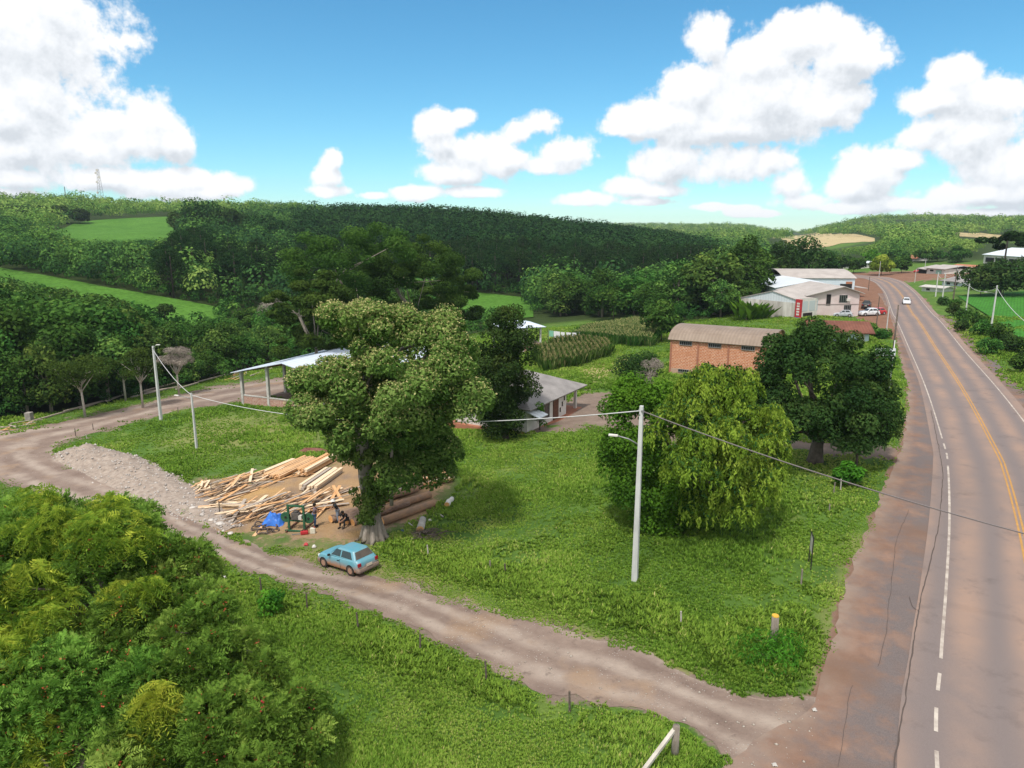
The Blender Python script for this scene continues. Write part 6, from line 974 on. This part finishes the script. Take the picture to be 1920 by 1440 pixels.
# ------------------------------------------------------------------ crops and roadside growth
def crop_plants(poly, sp_, hgt_, name, n, seed, tas=True):
    P = np.array([at(*p)[:] for p in poly]); x0, y0_ = P[:, :2].min(0); x1, y1 = P[:, :2].max(0); g_ = np.random.default_rng(seed); X_, Y_ = np.meshgrid(np.arange(x0, x1, sp_[0]), np.arange(y0_, y1, sp_[1])); a = .5; X_ = X_.ravel() + g_.normal(0, .08, X_.size); Y_ = Y_.ravel() + g_.normal(0, .08, Y_.size); Z_ = hz(X_, Y_); u_, v_ = proj(X_, Y_, Z_); k = pdist(u_, v_, poly) > (fbm(X_ * .3, Y_ * .3) - .5) * 6; Pn = np.c_[X_, Y_, Z_][k]; hh = hgt_ * (.8 + .4 * fbm(Pn[:, 0] * .2, Pn[:, 1] * .2, 2)); V1, T1 = blades(Pn, hh, np.full(len(Pn), .2), np.full(len(Pn), .42), n, g_, .15 + .35 * fbm(Pn[:, 0] * .3, Pn[:, 1] * .3, 2))
    if tas: V2, T2 = blades(Pn + [0, 0, 1] * (hh * .85)[:, None], hh * .22, np.full(len(Pn), .09), np.full(len(Pn), .5), 3, g_, np.full(len(Pn), .85)); V1, T1 = np.vstack([V1, V2]), np.r_[T1, T2]
    return tag(npmesh(name, V1, quads(len(V1)), LF['corn'], tint=T1), kind='stuff')
crop_plants([(1078,640),(1100,622),(1190,614),(1235,622),(1222,652),(1150,648)], (.55, .35), 2.2, 'corn', 8, 31); crop_plants([(1005,664),(1060,645),(1140,652),(1145,668),(1080,688),(1015,700)], (.8, .35), 2.0, 'corn', 8, 32)
b = at(1410, 598); T = empty('banana_plant', b, 0, 'big clump of arching banana leaves against the stained hall wall', 'banana plant'); hh = zat(b.x, b.y, 561) - b.z; g2 = np.random.default_rng(8); V, Tn = blades(np.c_[g2.normal(0, .9, 60), g2.normal(0, .7, 60), np.zeros(60)], g2.uniform(.55, 1.05, 60) * hh, np.full(60, .9), np.full(60, 1.0), 3, g2, np.full(60, .45)); leafpart('leaves', V, Tn, LF['fresh'], T); mb = MB()
for k in range(7): x_, y_ = g2.normal(0, .7, 2); mb.tube([(x_, y_, -.2), (x_ * 1.1, y_, hh * .6)], [.2, .1], 7)
mb.build('stems', bark, T, True)
g = np.random.default_rng(77)
for px, py, pt, w, lb, lm, le in ((1465,548,455,62,'dark tall tree nearest the back of the pale blue-grey hall','deep',.9),(1502,545,448,74,'tallest dark tree rising behind the workshop halls','deep',.9),(1542,540,470,52,'dark tree leaning over the low curved-roof hall','deep',.9),(1400,565,500,75,'broad dark green tree left behind the workshop hall','wood',.9),(1345,585,520,80,'round mid green tree at the wood corner behind the brick warehouse','wood',.8),(1652,516,481,40,'bright yellow-green round tree at the road bend','weep',1.),(1690,512,478,34,'mid green tree between the bright tree and the red roof','wood',1.),(1600,512,478,40,'green tree right beside the white barn gable','wood',1.),(1560,512,480,44,'dark green tree left of the white barn gable','wood',1.),(1632,498,470,36,'pale green tree behind the bright yellow-green one','fresh',1.),(1838,556,492,80,'dark roadside tree at the left of the cluster above the soy field','deep',.9),(1880,556,486,95,'dark roadside tree in the middle of the cluster above the soy field','deep',.9),(1925,556,482,100,'dark roadside tree at the right of the cluster above the soy field','deep',.9),(1758,490,470,34,'mid green tree behind the roadside shop','wood',1.),(1795,492,462,40,'green tree left of the big white shed','wood',1.),(1735,492,462,40,'leafy tree behind the open garage','far',1.),(1678,495,462,40,'leafy tree above the junction in front of the red roof','far',1.),(1240,640,560,70,'rounded bright green tree at the wood edge beyond the corn','wood',.7),(1150,600,520,90,'tall rounded tree at the wood edge above the corn','wood',.7)):
    simple_tree('roadside_tree', px, py, pt, w, lb, LF[lm], 2600, le, lowf=.12, k=26, br=.24, sq=.75)
for px, py, pt, w, lb in ((388,446,377,92,'largest dark tree on the left skyline, at the end of the upper field'),(346,440,392,52,'dark tree touching the right end of the upper field'),(432,448,392,64,'dark tree just right of the largest skyline tree'),(12,418,386,44,'dark tree at the left frame edge in the row above the upper field'),(48,418,388,44,'second dark tree of the row above the upper field'),(84,418,389,44,'middle dark tree of the row above the upper field'),(118,419,388,40,'fourth dark tree of the row above the upper field'),(150,420,392,34,'last dark tree of the row, nearest the radio tower')):
    simple_tree('dark_tree', px, py, pt, w, lb, LF['deep'], 3600, 1.5, lowf=.1, k=34, br=.24, sq=.75)
b = at(1905, 556); T = empty('pine_tree', b + Vector((0, 6, 0)), 0, 'tall dark flat-crowned pine above the big white shed', 'tree'); hh = zat(b.x, b.y + 6, 434) - b.z; B = [(g.normal(0, 2.6), g.normal(0, 2.6), hh * f, 1.5) for f in (.96, .93, .9, .9, .86, .86, .82, .8, .8, .76, .94, .9)]; V, Tn, C, u = crown(B, 2600, .8, g, .4, .45, sq=.5, low=-1); leafpart('crown', V, Tn, LF['arau'], T); MB().tube([(0, 0, -.3), (0, 0, hh * .92)], [.35, .15]).build('trunk', bark_d, T, True)
for k, (px, py, pt, w) in enumerate(((1745,592,570,26),(1770,602,578,34),(1790,612,588,36),(1760,622,600,30),(1800,630,600,40),(1830,640,608,44),(1850,660,622,46),(1815,665,636,40),(1880,662,626,46),(1900,690,648,50),(1870,700,668,36),(1930,720,668,60),(1730,572,556,26),(1745,578,562,24),(1925,680,640,50))):
    simple_tree('roadside_shrub', px + 42, py, pt, w, 'low dark green shrub on the bank between the highway and the soy field', LF['wood' if k % 3 else 'deep'], 900, .42, 'shrub', 'shrubs on the highway bank', lowf=.02, k=12, br=.3)
for k, (px, py, pt, w) in enumerate(((1635,630,612,34),(1655,634,616,30),(1598,632,616,24))): simple_tree('garden_shrub', px, py, pt, w, ('dark shrub right of the low pale blue house', 'dark shrub nearest the highway beside the low pale blue house', 'small shrub in front of the low pale blue house')[k], LF['wood'], 900, .4, 'shrub', lowf=.02, k=10, br=.3)
T = simple_tree('leafy_weed', 1447, 1232, 1196, 120, 'bright leafy weed growing around the yellow-topped corner post', LF['fresh'], 1500, .22, 'weed', lowf=.0, k=14, br=.3, tr=.03, droop=.3, asp=.25); simple_tree('leafy_weed', 516, 1150, 1108, 60, 'blue-green leafy weed at the fence below the blue car', LF['fresh'], 700, .2, 'weed', lowf=0., k=9, br=.32, tr=.02)
simple_tree('shrub', 1012, 806, 752, 36, 'green shrub against the white bungalow wall', LF['fresh'], 900, .2, 'shrub', lowf=.02, k=10, br=.3)

# ------------------------------------------------------------------ air
hm = bpy.data.materials.new('haze'); hm.use_nodes = True; t = hm.node_tree; t.nodes.clear(); pv = nd(t, 'ShaderNodeVolumePrincipled'); pv.inputs['Density'].default_value = .00008; pv.inputs['Color'].default_value = (.72, .84, 1, 1); ho = nd(t, 'ShaderNodeOutputMaterial'); ln(t, pv.outputs[0], ho.inputs['Volume'])
tag(MB().box((0, 2300, 40), (9600, 5600, 130)).build('haze', hm), kind='stuff')
